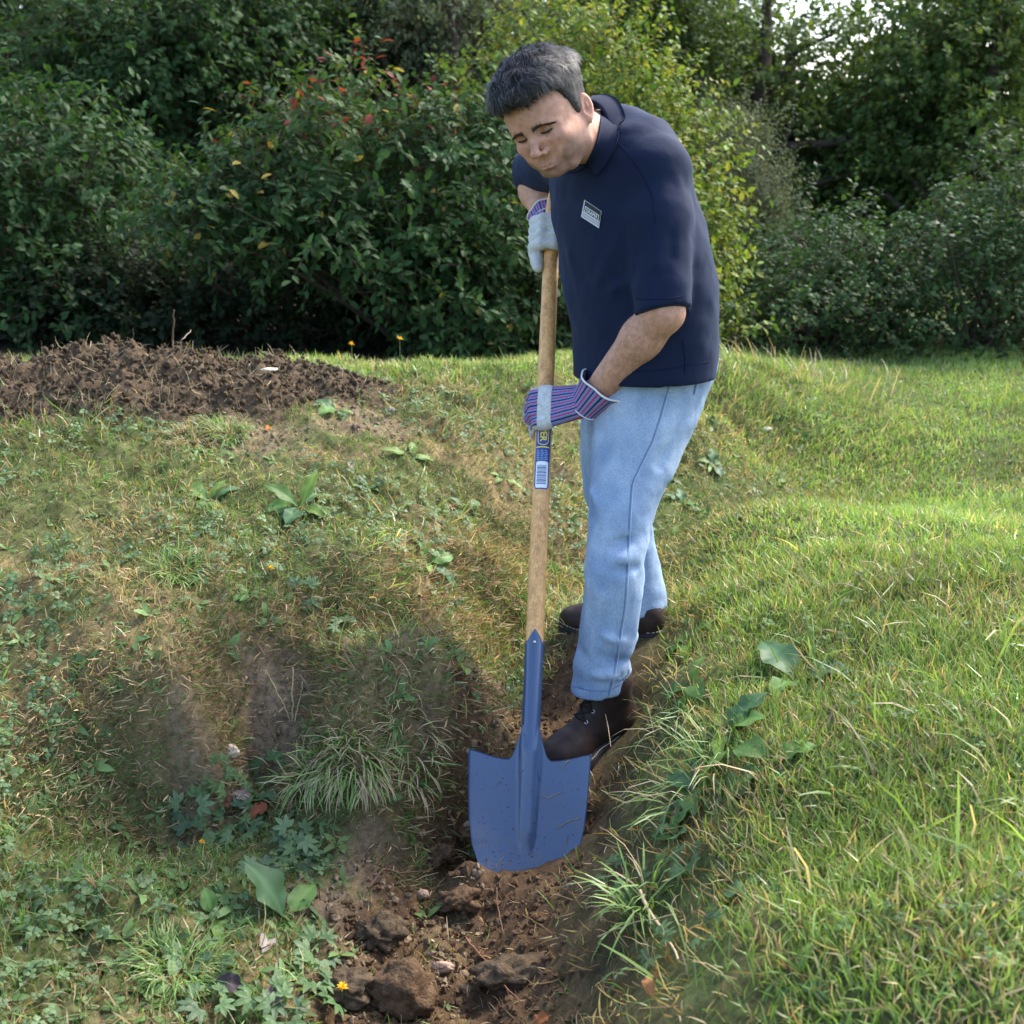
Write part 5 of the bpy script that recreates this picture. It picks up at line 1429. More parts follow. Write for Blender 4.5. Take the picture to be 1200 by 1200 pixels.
    V, F, C = leaves_np(tmpl, lp[sel], ld[sel], nr[sel], LL[sel], wd[sel], cols[sel], .5)
    child_np(foliage_name, V, F, mat or m_leaf, th, False, C)['kind'] = 'stuff'
    return th
g_dark = pal((.022, .050, .016), (.030, .072, .022), (.040, .090, .028), (.048, .098, .036))
g_mid = pal((.040, .082, .022), (.060, .112, .028), (.082, .136, .032), (.11, .155, .036))
g_yel = pal((.065, .130, .022), (.095, .170, .028), (.13, .20, .034), (.17, .225, .038), (.23, .235, .045))
g_grey = pal((.080, .112, .060), (.115, .150, .085), (.15, .18, .105))
g_deep = pal((.022, .045, .018), (.034, .066, .024), (.048, .085, .030))
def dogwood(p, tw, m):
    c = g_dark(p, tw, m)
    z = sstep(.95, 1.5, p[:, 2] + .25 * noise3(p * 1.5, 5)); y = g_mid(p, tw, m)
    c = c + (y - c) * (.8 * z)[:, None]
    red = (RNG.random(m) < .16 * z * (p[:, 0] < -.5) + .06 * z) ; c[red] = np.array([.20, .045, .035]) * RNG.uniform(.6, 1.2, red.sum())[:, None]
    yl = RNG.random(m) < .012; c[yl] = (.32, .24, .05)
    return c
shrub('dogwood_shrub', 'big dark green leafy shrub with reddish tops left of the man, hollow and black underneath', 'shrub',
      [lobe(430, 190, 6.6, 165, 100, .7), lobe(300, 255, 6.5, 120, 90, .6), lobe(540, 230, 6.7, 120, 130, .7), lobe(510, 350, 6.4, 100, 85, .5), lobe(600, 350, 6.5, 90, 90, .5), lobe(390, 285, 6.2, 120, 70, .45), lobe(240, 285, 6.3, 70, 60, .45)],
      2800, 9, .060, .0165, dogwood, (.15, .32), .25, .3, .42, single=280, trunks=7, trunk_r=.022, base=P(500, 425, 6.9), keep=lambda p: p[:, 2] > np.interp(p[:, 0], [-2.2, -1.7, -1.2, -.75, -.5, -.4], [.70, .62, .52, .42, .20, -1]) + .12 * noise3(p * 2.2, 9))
shrub('hazel_shrub', 'tall bright yellow-green shrub lit by the sun directly behind the man', 'shrub',
      [lobe(700, 120, 7.6, 100, 110, .7), lobe(770, 220, 7.3, 90, 110, .7), lobe(795, 330, 6.9, 70, 105, .6), lobe(690, 300, 7.4, 110, 130, .7), lobe(640, 90, 8.2, 80, 90, .7), lobe(840, 395, 6.4, 35, 45, .3)],
      2600, 8, .052, .0155, g_yel, (.14, .30), .5, .15, .45, single=120, trunks=6, trunk_r=.02, base=P(760, 432, 7.1), seed=3)
shrub('willow_bush', 'fine-leaved grey-green bush right of the man, between bright shrub and big tree', 'bush',
      [lobe(865, 215, 10.2, 58, 85, .7), lobe(835, 170, 10.6, 45, 45, .6), lobe(885, 270, 10.0, 45, 55, .6)],
      1500, 12, .042, .0055, g_grey, (.16, .34), .5, .2, .35, tmpl=LEAF_S, mat=m_leafb, trunks=4, trunk_r=.02, seed=4, base=P(865, 372, 10.5))
shrub('ivy_bush', 'low dark green bush behind the lawn on the right', 'bush',
      [lobe(945, 380, 6.9, 75, 62, .55), lobe(1020, 360, 6.9, 70, 85, .55), lobe(890, 400, 6.6, 40, 45, .35), lobe(985, 310, 7.4, 55, 60, .5), lobe(905, 345, 7.2, 35, 50, .4), lobe(930, 300, 8.2, 45, 55, .5)],
      1500, 9, .044, .0145, g_dark, (.12, .28), .2, .25, .4, tmpl=LEAF_S, trunks=5, trunk_r=.015, seed=5, noise=.5, base=P(955, 432, 6.9))
def tree(label, lobes, base, nt, colf, L=.075, W=.026, seed=0, trunk_r=.11, nleaf=10, name='tree', cat='tree', group=None, mat=None, limbs=()):
    th = shrub(name, label, cat, lobes, nt, nleaf, L, W, colf, (.25, .55), .25, .25, .25, LEAF_S, mat or m_leafb, 0, 1, trunk_r, base, group, seed, wood='trunk', foliage_name='crown')
    for pts, r0, r1 in limbs:
        mb = MB(); t = np.linspace(0, len(pts) - 1, 14); a = np.array([P(*q) for q in pts]); mb.tube(np.stack([np.interp(t, range(len(pts)), a[:, k]) for k in range(3)], 1) + RNG.normal(0, .02, (14, 3)), np.linspace(r0, r1, 14), 7)
        mb.build('limb', m_bark, th, th)
    return th
tree('large tree with dark bare limbs and white sky showing through at the right', [lobe(915, 95, 12.5, 85, 95, 1.0), lobe(985, 215, 12.2, 75, 100, 1.0), lobe(840, 55, 13.2, 80, 80, 1.0), lobe(995, 120, 12.8, 40, 30, .8), lobe(1035, 35, 12.8, 38, 50, .8), lobe(915, 180, 12.6, 70, 70, .9), lobe(960, 285, 12.3, 75, 60, .9)],
     P(905, 360, 12.8), 2300, g_mid, seed=11, trunk_r=.14, limbs=[([(893, 250, 12.3), (888, 130, 12.3), (895, 60, 12.4), (905, -30, 12.6)], .10, .05), ([(897, 195, 12.2), (925, 172, 11.9), (960, 168, 11.7), (1005, 163, 11.6)], .06, .035), ([(890, 130, 12.3), (930, 60, 12.2), (985, 35, 12.2)], .04, .012), ([(900, 240, 12.1), (950, 218, 11.8), (1000, 205, 11.7)], .05, .02)])
tree('dark tree overhanging the shrub at the top left', [lobe(225, 60, 9.6, 75, 75, .9), lobe(300, 30, 10.0, 80, 60, .9), lobe(215, 150, 9.6, 60, 70, .7), lobe(120, 90, 9.8, 100, 100, .9)], P(190, 345, 10.0), 2200, g_dark, .07, .025, 12)
tree('very dark tree behind the reddish tops of the shrub', [lobe(360, 20, 11.0, 90, 80, 1.0), lobe(450, 30, 11.2, 90, 80, 1.0), lobe(400, 130, 11.4, 130, 100, .9), lobe(300, 150, 11.4, 110, 110, .9)], P(390, 335, 11.3), 2300, g_deep, .07, .026, 13)
tree('grey-green tree straight above the shrub beside the head', [lobe(560, 10, 10.6, 80, 65, .9), lobe(500, 50, 11, 70, 70, .9), lobe(600, 70, 11.4, 100, 90, .9)], P(560, 335, 11.2), 1900, g_grey, .06, .014, 14)
tree('bluish green tree behind the back of the man, its top cut by the frame', [lobe(690, 15, 11.5, 70, 60, .9), lobe(770, 60, 12.0, 80, 90, .9), lobe(745, -10, 12.0, 70, 50, .9), lobe(800, 140, 12.4, 80, 80, .9)], P(740, 330, 12.0), 2400, g_mid, .065, .022, 15)
# the wood that closes the view behind them
def far_tree(label, u, d, w, top, n, seed, colf=g_deep, group=None):
    ls = [lobe(u + RNG.uniform(-.5, .5) * w, v, d + RNG.uniform(-.4, .4), w * RNG.uniform(.7, 1.0), 70, 1.0) for v in np.arange(top, 360, 62)]
    return tree(label, ls, P(u, 330, d + .3), n, colf, .11, .042, seed, .13, 9, group=group)
FAR_L = ['dark tree of the wood at the far left edge', 'dark tree of the wood above the soil heap, left of the overhanging tree', 'dark tree of the wood hidden behind the overhanging tree', 'dark tree of the wood behind the reddish shrub tops', 'dark tree of the wood behind the grey-green tree',
         'dark tree of the wood straight behind the head of the man', 'dark tree of the wood behind the back of the man', 'low dark tree of the wood under the patch of white sky', 'dark tree of the wood behind the large limbed tree', 'dark tree of the wood at the far right edge']
for i, (u, d, w, top) in enumerate([(-60, 13.5, 120, 20), (90, 14.0, 120, -30), (250, 14.6, 110, 10), (400, 15.0, 110, -30), (540, 14.6, 110, -30), (680, 15.2, 110, -30), (810, 15.8, 100, 40), (930, 16.5, 90, 235), (1050, 15.0, 90, 150), (1180, 14.0, 110, -20)]):
    far_tree(FAR_L[i], u, d, w, top, 1500, 20 + i, group='trees of the wood behind the shrubs')
shrub('hollow_shade_bush', 'added bush with near-black leaves standing for the shade in the hollow under the big dark shrub', 'bush', [lobe(330, 370, 7.2, 200, 62, .35), lobe(150, 370, 7.2, 150, 62, .35), lobe(500, 370, 7.4, 120, 65, .35)], 2600, 9, .05, .018, pal((.014, .026, .012), (.022, .040, .018)), (.14, .3), .3, .2, .4, tmpl=LEAF_S, trunks=6, trunk_r=.014, seed=37, base=P(330, 415, 7.2))  # added bush; the darkness of the hollow is put into its leaf colour
# beyond the sides of the photograph
shrub('laurel_shrub', 'dark green shrub left of the soil heap', 'shrub', [lobe(90, 260, 7.6, 100, 150, .8), lobe(0, 250, 7.6, 120, 160, .8), lobe(60, 370, 7.2, 130, 70, .5)], 1700, 9, .066, .018, g_dark, (.16, .34), .25, .3, .42, trunks=5, trunk_r=.02, seed=31, base=P(60, 415, 7.6))
tree('broad green tree at the far right beyond the low dark bush', [lobe(1090, 120, 11.5, 90, 120, .9), lobe(1160, 40, 11.5, 100, 110, .9), lobe(1150, 230, 11.0, 100, 100, .9)], P(1120, 345, 11.4), 2000, g_mid, .075, .028, 33)
shrub('bramble_bush', 'low bush of arching stems at the far right edge of the lawn', 'bush', [lobe(1130, 340, 6.9, 100, 110, .6), lobe(1210, 300, 6.9, 90, 140, .6)], 1300, 8, .045, .014, g_dark, (.12, .28), .2, .3, .4, tmpl=LEAF_S, trunks=5, trunk_r=.014, seed=35, base=P(1150, 432, 6.9))
# ================================================================== grass and weeds
m_grass = mat_leaf('grass_blade', .42, .38, .45, (1.3, 1.25, .6)); m_dry = mat_leaf('dry_grass', .8, .2, .15, (1.1, 1.0, .8)); m_weed = mat_leaf('weed_leaf', .5, .34, .25)
GR1 = np.array([.118, .218, .056]); GR2 = np.array([.225, .340, .100]); GR3 = np.array([.090, .155, .052]); STRAW = np.array([.46, .38, .24]); BROWN = np.array([.25, .16, .08])
def right_of(x, y):
    """signed distance to the right of the trench line"""
    yy = np.clip(y, 1, 5.2); ax = np.interp(yy, [1.2, 1.6, 2.2, 2.8, 3.4, 4.1, 4.9, 5.2], [-.06, -.03, .0, .12, .28, .58, 1.1, 1.35]); return x - ax
def scatter(n_per, ylo, yhi, dens=None):
    n = int(n_per); y = ylo + (yhi - ylo) * RNG.random(n); hw = .47 * y + .35
    x = (RNG.random(n) * 2 - 1) * hw
    # uniform in area, thinned with distance
    keep = RNG.random(n) < (hw / hw.max()) * np.clip((ylo / y) ** .6, 0, 1) * (1 if dens is None else dens(x, y))
    return x[keep], y[keep]
boots_xy = [(P(690, 870, 2.79)[:2], .13), (P(725, 748, 3.08)[:2], .13)]
def clear(x, y):
    k = np.ones(len(x), bool)
    for c, r in boots_xy: k &= np.hypot(x - c[0], y - c[1]) > r
    # the man's legs, and the line of sight down to the blade stays as the spade cut it
    bl = SP(np.linspace(-.13, .13, 9), np.full(9, .10), np.zeros(9))
    for q in bl: k &= np.hypot(x - q[0], (y - q[1]) * 1.0) > .075
    return k
def grass_zone(name, label, x, y, Lr, Wr, straw, lean, colset, tmpl, mat, down=0.0, bend=(.3, 1.4), up=1.0, brown=0.0):
    k = clear(x, y); x, y = x[k], y[k]; n = len(x); z = zt(x, y); nn = gn(x, y)
    d = norms(RNG.normal(0, lean, (n, 3)) + np.array([0, 0, up]) + .35 * nn + down * np.stack([nn[:, 0], nn[:, 1], 0 * x], 1))
    nr = norms(rand_dirs(n) * [1, 1, .2]); L = RNG.uniform(*Lr, n) * (1 + .35 * fbm2(x, y, 2.2, 91, 2)); W = RNG.uniform(*Wr, n)
    t = RNG.random(n)[:, None]; c = colset[0] * (1 - t) + colset[1] * t
    s = RNG.random(n) < straw(x, y) if callable(straw) else RNG.random(n) < straw
    c[s] = (STRAW * RNG.uniform(.45, 1.15, (n, 1)))[s]
    bq = RNG.random(n) < brown; c[bq] = (BROWN * RNG.uniform(.5, 1.4, (n, 1)))[bq]
    c = c * RNG.uniform(.75, 1.2, (n, 1)) * (1 + .25 * fbm2(x, y, 3.0, 95, 3))[:, None]
    tip = c * np.array([1.25, 1.15, 1.0])
    V, F, C = leaves_np(tmpl, np.stack([x, y, z - .004], 1), d, nr, L, W, c, RNG.uniform(*bend, n), tip)
    o = obj_np(name, V, F, mat, None, False, np.clip(C, 0, 1)); tag(o, label, kind='stuff'); return o
# the lawn on the right
lawn_d = lambda x, y: sstep(.29, .50, right_of(x, y)) * np.where(y > 5.9, .5, 1)
x, y = scatter(260000, 1.0, 3.0, lawn_d)
grass_zone('lawn_grass', 'mown lawn grass on the right of the trench', x, y, (.016, .048), (.0010, .0020), lambda x, y: .16 + .25 * sstep(.1, .6, fbm2(x, y, 3.2, 41, 3)), .55, (GR1, GR2), BLADE, m_grass)
x, y = scatter(300000, 2.6, 6.9, lambda x, y: np.maximum(sstep(.2, .5, right_of(x, y)), sstep(4.1, 4.5, y - .25 * x)) * np.maximum(sstep(6.5, 6.2, y), sstep(.5, .9, x)))
grass_zone('lawn_grass', 'sunlit lawn grass between the trench and the shrubs', x, y, (.025, .060), (.0014, .0026), lambda x, y: .12 + .2 * sstep(.1, .6, fbm2(x, y, 2.2, 42, 3)), .5, (GR1 * 1.1, GR2 * 1.15), BLADE, m_grass)
x, y = scatter(5000, 1.1, 3.2, lambda x, y: .06 * sstep(.12, .3, right_of(x, y)) + .8 * sstep(.42, .6, right_of(x, y)))
grass_zone('long_grass', 'longer loose blades of grass along the right side of the trench', x, y, (.07, .15), (.0014, .0026), .25, .75, (GR1, GR2), BLADE2, m_grass, .6, (.6, 2.0))
# the shaded slope on the right of the trench
x, y = scatter(90000, 1.05, 4.6, lambda x, y: np.where(y > 2.9, sstep(-.2, -.1, right_of(x, y)), sstep(.02, .10, right_of(x, y))) * sstep(.55, .38, right_of(x, y)) * (1 - .7 * soil_mask(x, y)))
grass_zone('slope_grass', 'thin grass and straw on the right slope of the trench', x, y, (.02, .065), (.0008, .0016), .62, 1.0, (GR3, GR1), BLADE2, m_grass, .6, (.4, 2.0), .5, .30)
x, y = scatter(170000, 2.8, 5.4, lambda x, y: sstep(-.35, -.2, right_of(x, y)) * sstep(.75, .55, right_of(x, y)))
grass_zone('ditch_grass', 'mixed grass in the old end of the trench behind the man', x, y, (.02, .055), (.0012, .0022), .35, .8, (GR3, GR1), BLADE, m_grass, .4, (.3, 1.6), .8, .10)
# the bank on the left
def bankd(x, y): return sstep(-.02, -.12, right_of(x, y)) * (1 - .88 * soil_mask(x, y)) * sstep(5.4, 4.6, y)
x, y = scatter(520000, 1.1, 4.8, lambda x, y: bankd(x, y) * (.55 + .45 * sstep(-.3, .3, fbm2(x, y, 4.5, 43, 3))))
grass_zone('bank_grass', 'short mossy grass and dead straw on the left bank', x, y, (.016, .055), (.0009, .0020), lambda x, y: .20 + .45 * sstep(-.1, .5, fbm2(x, y, 3.0, 44, 3)), .85, (GR3, GR1 * 1.15), BLADE, m_grass, .4, (.3, 1.6), .8, .12)
x, y = scatter(30000, 1.1, 4.6, lambda x, y: bankd(x, y) * sstep(0, .5, fbm2(x, y, 3.3, 46, 3)))
grass_zone('bank_long_grass', 'scattered longer grass blades on the left bank', x, y, (.05, .11), (.0010, .0021), .35, .7, (GR1, GR2), BLADE2, m_grass, .8, (.6, 2.0))
x, y = scatter(300000, 1.3, 3.6, lambda x, y: sstep(-.02, -.1, right_of(x, y)) * sstep(.45, .9, steep(x, y)[0]) * (1 - .55 * soil_mask(x, y)))
grass_zone('hanging_straw', 'matted straw and moss hanging down the steep faces of the bank', x, y, (.02, .06), (.0007, .0016), .62, .7, (GR3, GR1), BLADE2, m_dry, 1.6, (.3, 1.8), .15, .35)
# roots and straw hanging from the cut soil
x, y = scatter(60000, 1.1, 3.6, lambda x, y: sstep(.3, .8, soil_mask(x, y)) * (right_of(x, y) < .3))
grass_zone('root_fibre', 'loose roots and straw on the bare soil', x, y, (.012, .05), (.0004, .0009), .65, 1.2, (BROWN, STRAW), BLADE2, m_dry, 1.2, (.2, 2.0), .2, .4)

# small clover like leaves: three leaflets each
def clover(n_, name, label, dens, ylo, yhi, size, colA, colB):
    x, y = scatter(n_, ylo, yhi, dens); k = clear(x, y); x, y = x[k], y[k]; n = len(x); nn = gn(x, y); z = zt(x, y) + RNG.uniform(.008, .03, n)
    a0 = RNG.random(n) * 6.28; P0 = np.stack([x, y, z], 1); Vs = []; Fs = []; Cs = []; m = 0
    t1 = norms(np.cross(nn, [0.2, 1, .1])); t2 = np.cross(nn, t1); up = norms(nn + RNG.normal(0, .3, (n, 3)))
    L = RNG.uniform(*size, n); c = colA + (colB - colA) * RNG.random(n)[:, None]; c = c * RNG.uniform(.75, 1.25, (n, 1))
    for q in range(3):
        a = a0 + 2.09 * q; d = norms(np.cos(a)[:, None] * t1 + np.sin(a)[:, None] * t2 + .25 * up)
        V, F, C = leaves_np(LEAF_S, P0, d, up, L, L * .42, c, .4); Vs.append(V); Fs.append(F + m); Cs.append(C); m += len(V)
    tag(obj_np(name, np.vstack(Vs), np.vstack(Fs), m_weed, None, False, np.vstack(Cs)), label, kind='stuff')
clover(42000, 'ground_cover', 'tiny three-part leaves creeping over the left bank', lambda x, y: bankd(x, y) * sstep(.05, .5, fbm2(x, y, 3.7, 48, 3)), 1.2, 4.8, (.008, .017), np.array([.08, .14, .06]), np.array([.14, .21, .095]))
clover(9000, 'lawn_clover', 'small clover leaves in the lawn', lambda x, y: sstep(.2, .4, right_of(x, y)) * sstep(.15, .5, fbm2(x, y, 3.0, 49, 3)), 1.2, 4.5, (.008, .016), np.array([.07, .13, .04]), np.array([.12, .19, .06]))

# --- broad-leaved weeds: every leaf its own object
LEAF_B = []          # leaf meshes, 1 m long, 10 cross rows
def broad_leaf(w, wav, cols, bend, fold=.25, pet=.18):
    n = 11; m = 7; t = np.linspace(0, 1, n); g = np.zeros((n, m, 3)); s = np.linspace(-1, 1, m)
    wid = np.where(t < pet, .035, w * np.sin(np.clip((t - pet) / (1 - pet), 0, 1) ** .8 * np.pi) ** .75 + .004)
    th = bend * t; X = np.sin(th) / bend if bend else t; Z = -(1 - np.cos(th)) / bend if bend else 0 * t
    for i in range(n):
        g[i, :, 0] = X[i]; g[i, :, 1] = s * wid[i]; g[i, :, 2] = Z[i] + np.abs(s) * wid[i] * fold + wav * wid[i] * np.sin(t[i] * 17 + s * 2) * np.abs(s)
    mb = MB(); mb.grid(g); V, F, C = mb.data(); C = np.tile(cols, (len(V), 1)); sv = np.tile(np.abs(s), n)[:, None]
    C = C * np.where(sv < .15, 1.35, 1.0)
    return mesh_np('leaf', V, F, m_weed, True, C)
for q in range(12):
    c = np.array([[.075, .150, .040], [.10, .19, .05], [.06, .125, .055], [.13, .21, .045]][q % 4]) * RNG.uniform(.85, 1.2)
    LEAF_B.append(broad_leaf([.17, .22, .27, .14][q % 4 if q < 8 else (q + 1) % 4], .25, c, RNG.uniform(.5, 1.4)))
def weed(name, label, cat, u, v, z, size, n, kind=(0, 12), elev=(.2, .9), group=None, face=None, world=None):
    p = settle(u, v); nn = gn(np.array([p[0]]), np.array([p[1]]))[0]
    root = empty(name, p, label, cat, group); a0 = RNG.random() * 6.28
    for k in range(n):
        a = a0 + 6.283 * k / n + RNG.normal(0, .3) if face is None else face + RNG.normal(0, .75)
        e = RNG.uniform(*elev); t1 = unit(np.cross(nn, [0, 1, .1])); t2 = np.cross(nn, t1)
        x = unit(t1 * math.cos(a) * math.cos(e) + t2 * math.sin(a) * math.cos(e) + nn * math.sin(e)); nr = unit(nn + np.array([0, 0, .3]) - x * ((nn + np.array([0, 0, .3])) @ x)); s = np.cross(nr, x)
        o = bpy.data.objects.new('leaf', LEAF_B[RNG.integers(*kind)]); L = size * RNG.uniform(.65, 1.15)
        Mx = (Matrix(np.stack([x, s, nr], 1).tolist()) * float(L)).to_4x4(); Mx.translation = Vector(nn * -.004); o.matrix_local = Mx; link(o, root)
    return root
W_ = [ # right side, docks
 ('dock_plant', 'dock plant with long pale leaves on the lawn edge right of the front boot', 850, 862, .14, 6), ('dock_plant', 'dock with one long leaf pointing right across the lawn', 935, 800, .15, 3),
 ('dock_plant', 'dock with pale upright leaves near the right edge of the lawn, beneath the long-leaved dock', 905, 895, .13, 4), ('dock_plant', 'dark-leaved dock on the shaded slope right of the blade', 815, 930, .12, 5),
 ('dock_plant', 'small dock in the grass low on the right', 888, 1045, .08, 3), ('dock_plant', 'flat dock leaf beside the rear boot on the lawn edge', 805, 755, .10, 4), ('dock_plant', 'dock leaves among long grass at the bottom right corner', 930, 1150, .09, 4),
 ('dock_plant', 'tiny dock on the lip behind the boots', 815, 668, .08, 3),
 ('dock_plant', 'dock with drooping leaves at the trench lip above the fresh tuft', 790, 985, .10, 5), ('dock_plant', 'upright dock on the trench lip level with the trouser hem', 812, 805, .10, 4),
 # left bank
 ('dock_plant', 'large-leaved rosette in the middle of the left bank', 352, 596, .115, 8), ('dock_plant', 'two pale pointed leaves on the bank at the left edge', 240, 678, .10, 3), ('dock_plant', 'leafy plant high on the bank near the shaft', 482, 538, .09, 4),
 ('dock_plant', 'leafy plant on the bank left of the shaft, halfway down', 500, 660, .10, 5), ('dock_plant', 'broad dark leaf hanging over the trench beside the socket', 538, 782, .10, 3), ('dock_plant', 'bushy weed at the left edge under the soil heap', 245, 588, .10, 6),
 ('dock_plant', 'big bright leaf lying on the ledge at the lower left', 335, 1078, .12, 3), ('dock_plant', 'yellowing broad leaves at the lower left edge', 250, 1075, .075, 4), ('dock_plant', 'round-leaved plant at the left edge above the yellowing leaves', 214, 1035, .08, 5),
 ('dock_plant', 'bright weed on the bank behind the shaft label', 590, 560, .07, 5), ('dock_plant', 'weed on the far bank right of the jeans', 835, 545, .08, 5), ('dock_plant', 'weed low on the far bank beside the knee', 800, 590, .08, 5),
 ('dock_plant', 'weed with drooping leaves at the top of the bank by the soil heap', 395, 480, .08, 4), ('dock_plant', 'weed on the bank just left of the knee', 545, 600, .08, 5)]
for nm, lb, u, v, s, n in W_: weed(nm, lb, 'weed', u, v, 0, s, n, group='broad-leaved weeds')
# cinquefoil: five small leaflets on each leaf
def five(cols):
    V, F, C = leaves_np(LEAF_T, np.zeros((5, 3)), [[math.cos(a), math.sin(a), .12] for a in np.radians([-86, -43, 0, 43, 86])], [[0, 0, 1]] * 5, np.array([.75, .95, 1.05, .95, .75]), .21, np.tile(cols, (5, 1)), .5)
    return mesh_np('leaf', V, F, m_weed, False, C)
FIVE = [five(np.array(c)) for c in [(.085, .15, .06), (.11, .19, .075), (.13, .205, .10), (.075, .13, .065)]]
def cinque(u, v, size, n, label, group):
    p = settle(u, v); nn = gn(np.array([p[0]]), np.array([p[1]]))[0]; root = empty('cinquefoil_plant', p, label, 'plant', group); a0 = RNG.random() * 6.28
    t1 = unit(np.cross(nn, [0, 1, .1])); t2 = np.cross(nn, t1)
    for k in range(n):
        a = a0 + 6.283 * k / n + RNG.normal(0, .3); x = unit(math.cos(a) * t1 + math.sin(a) * t2 + .12 * nn); nr = unit(nn + RNG.normal(0, .15, 3)); nr = unit(nr - x * (nr @ x)); s = np.cross(nr, x)
        o = bpy.data.objects.new('leaf', FIVE[RNG.integers(0, 4)]); Mx = (Matrix(np.stack([x, s, nr], 1).tolist()) * float(size * RNG.uniform(.8, 1.2))).to_4x4()
        Mx.translation = Vector((math.cos(a) * t1 + math.sin(a) * t2) * size * .8 + nn * RNG.uniform(.012, .028)); o.matrix_local = Mx; link(o, root)
LEFT = [(225, 945, 'by the left edge, under the dry bank'), (268, 925, 'just left of the dark brown curled leaf'), (305, 950, 'beside the red-brown curled leaf'), (228, 985, 'above the small yellow bud'), (265, 995, 'right of the small yellow bud'), (350, 1005, 'under the thin tuft of grass'),
  (345, 985, 'right of the red-brown curled leaf'), (290, 980, 'below the red-brown curled leaf'), (255, 1145, 'in the bright tuft at the lower left corner'), (308, 1172, 'by the dark purple-brown leaf'), (362, 1150, 'above the bright yellow flower, left side'), (385, 1178, 'nearest the bright yellow flower'),
  (240, 1182, 'in the very corner at the lower left'), (300, 1030, 'above the big bright leaf'), (275, 960, 'below the dark brown curled leaf'), (360, 1085, 'right of the big bright leaf'), (220, 1130, 'by the yellowing leaves at the left edge'), (330, 1190, 'at the bottom edge left of the yellow flower'),
  (320, 905, 'at the foot of the bare patch on the bank'), (250, 905, 'below the pale yellow stone'), (370, 1120, 'at the left wall of the trench'), (355, 700, 'right of the yellow flower on the bank'), (405, 745, 'above the shaggy tuft on the mound')]
for u, v, w in LEFT: cinque(u, v, .030, 5, 'small five-leaved cinquefoil ' + w, 'cinquefoil plants')
RIGHT = [(722, 1028, 'on the dark slope right of the blade tip'), (792, 962, 'on the slope under the dark-leaved dock'), (748, 1045, 'beside the fresh tuft with a tall blade'), (812, 1010, 'in long grass right of the fresh tuft'), (780, 1120, 'below the pale broken stalk'), (735, 1150, 'low on the right wall of the trench'), (840, 1100, 'in the lawn right of the pale broken stalk')]
for u, v, w in RIGHT: cinque(u, v, .026, 4, 'small five-leaved cinquefoil ' + w, 'cinquefoil plants')
# leaves of countless small weeds
def weeds_mass(n_, name, label, dens, ylo, yhi, size, cA, cB, elev=(.1, .9)):
    x, y = scatter(n_, ylo, yhi, dens); k = clear(x, y); x, y = x[k], y[k]; n = len(x); m = 4; nn = gn(x, y); t1 = norms(np.cross(nn, [.1, 1, .2])); t2 = np.cross(nn, t1)
    a = RNG.random((n, 1)) * 6.28 + np.arange(m) * 1.57 + RNG.normal(0, .35, (n, m)); e = RNG.uniform(*elev, (n, m))
    d = np.cos(a)[..., None] * np.cos(e)[..., None] * t1[:, None] + np.sin(a)[..., None] * np.cos(e)[..., None] * t2[:, None] + np.sin(e)[..., None] * nn[:, None]
    L = (RNG.uniform(*size, (n, 1)) * RNG.uniform(.6, 1.2, (n, m))).ravel(); c = (cA + (cB - cA) * RNG.random((n, 1, 1))) * RNG.uniform(.75, 1.2, (n, m, 1)); p = np.repeat(np.stack([x, y, zt(x, y)], 1), m, 0)
    V, F, C = leaves_np(LEAF_T, p, d.reshape(-1, 3), norms(np.repeat(nn, m, 0) + RNG.normal(0, .2, (n * m, 3))), L, L * RNG.uniform(.14, .24, n * m), c.reshape(-1, 3), RNG.uniform(.3, 1.5, n * m))
    tag(obj_np(name, V, F, m_weed, None, True, C), label, kind='stuff')
weeds_mass(5200, 'bank_weeds', 'mixed small broad-leaved weeds all over the left bank', lambda x, y: bankd(x, y) * sstep(-.15, .35, fbm2(x, y, 2.6, 151, 3)), 1.15, 4.7, (.018, .05), np.array([.095, .18, .06]), np.array([.16, .26, .09]))
weeds_mass(2400, 'ledge_weeds', 'mixed small broad-leaved weeds on the lower left ledge', lambda x, y: bankd(x, y) * (y < 2.3), 1.15, 2.3, (.016, .045), np.array([.08, .15, .05]), np.array([.14, .22, .07]))
weeds_mass(2200, 'lawn_weeds', 'plantain and other small weeds in the lawn', lambda x, y: sstep(.2, .4, right_of(x, y)) * sstep(.0, .4, fbm2(x, y, 2.6, 153, 3)), 1.2, 4.8, (.018, .05), np.array([.09, .165, .045]), np.array([.15, .23, .07]), (.3, 1.1))
weeds_mass(2600, 'trench_weeds', 'small weeds along the bottom of the old trench behind the man', lambda x, y: (np.abs(right_of(x, y) - .05) < .3) * 1.0, 3.0, 5.2, (.02, .06), np.array([.08, .15, .045]), np.array([.13, .21, .06]))
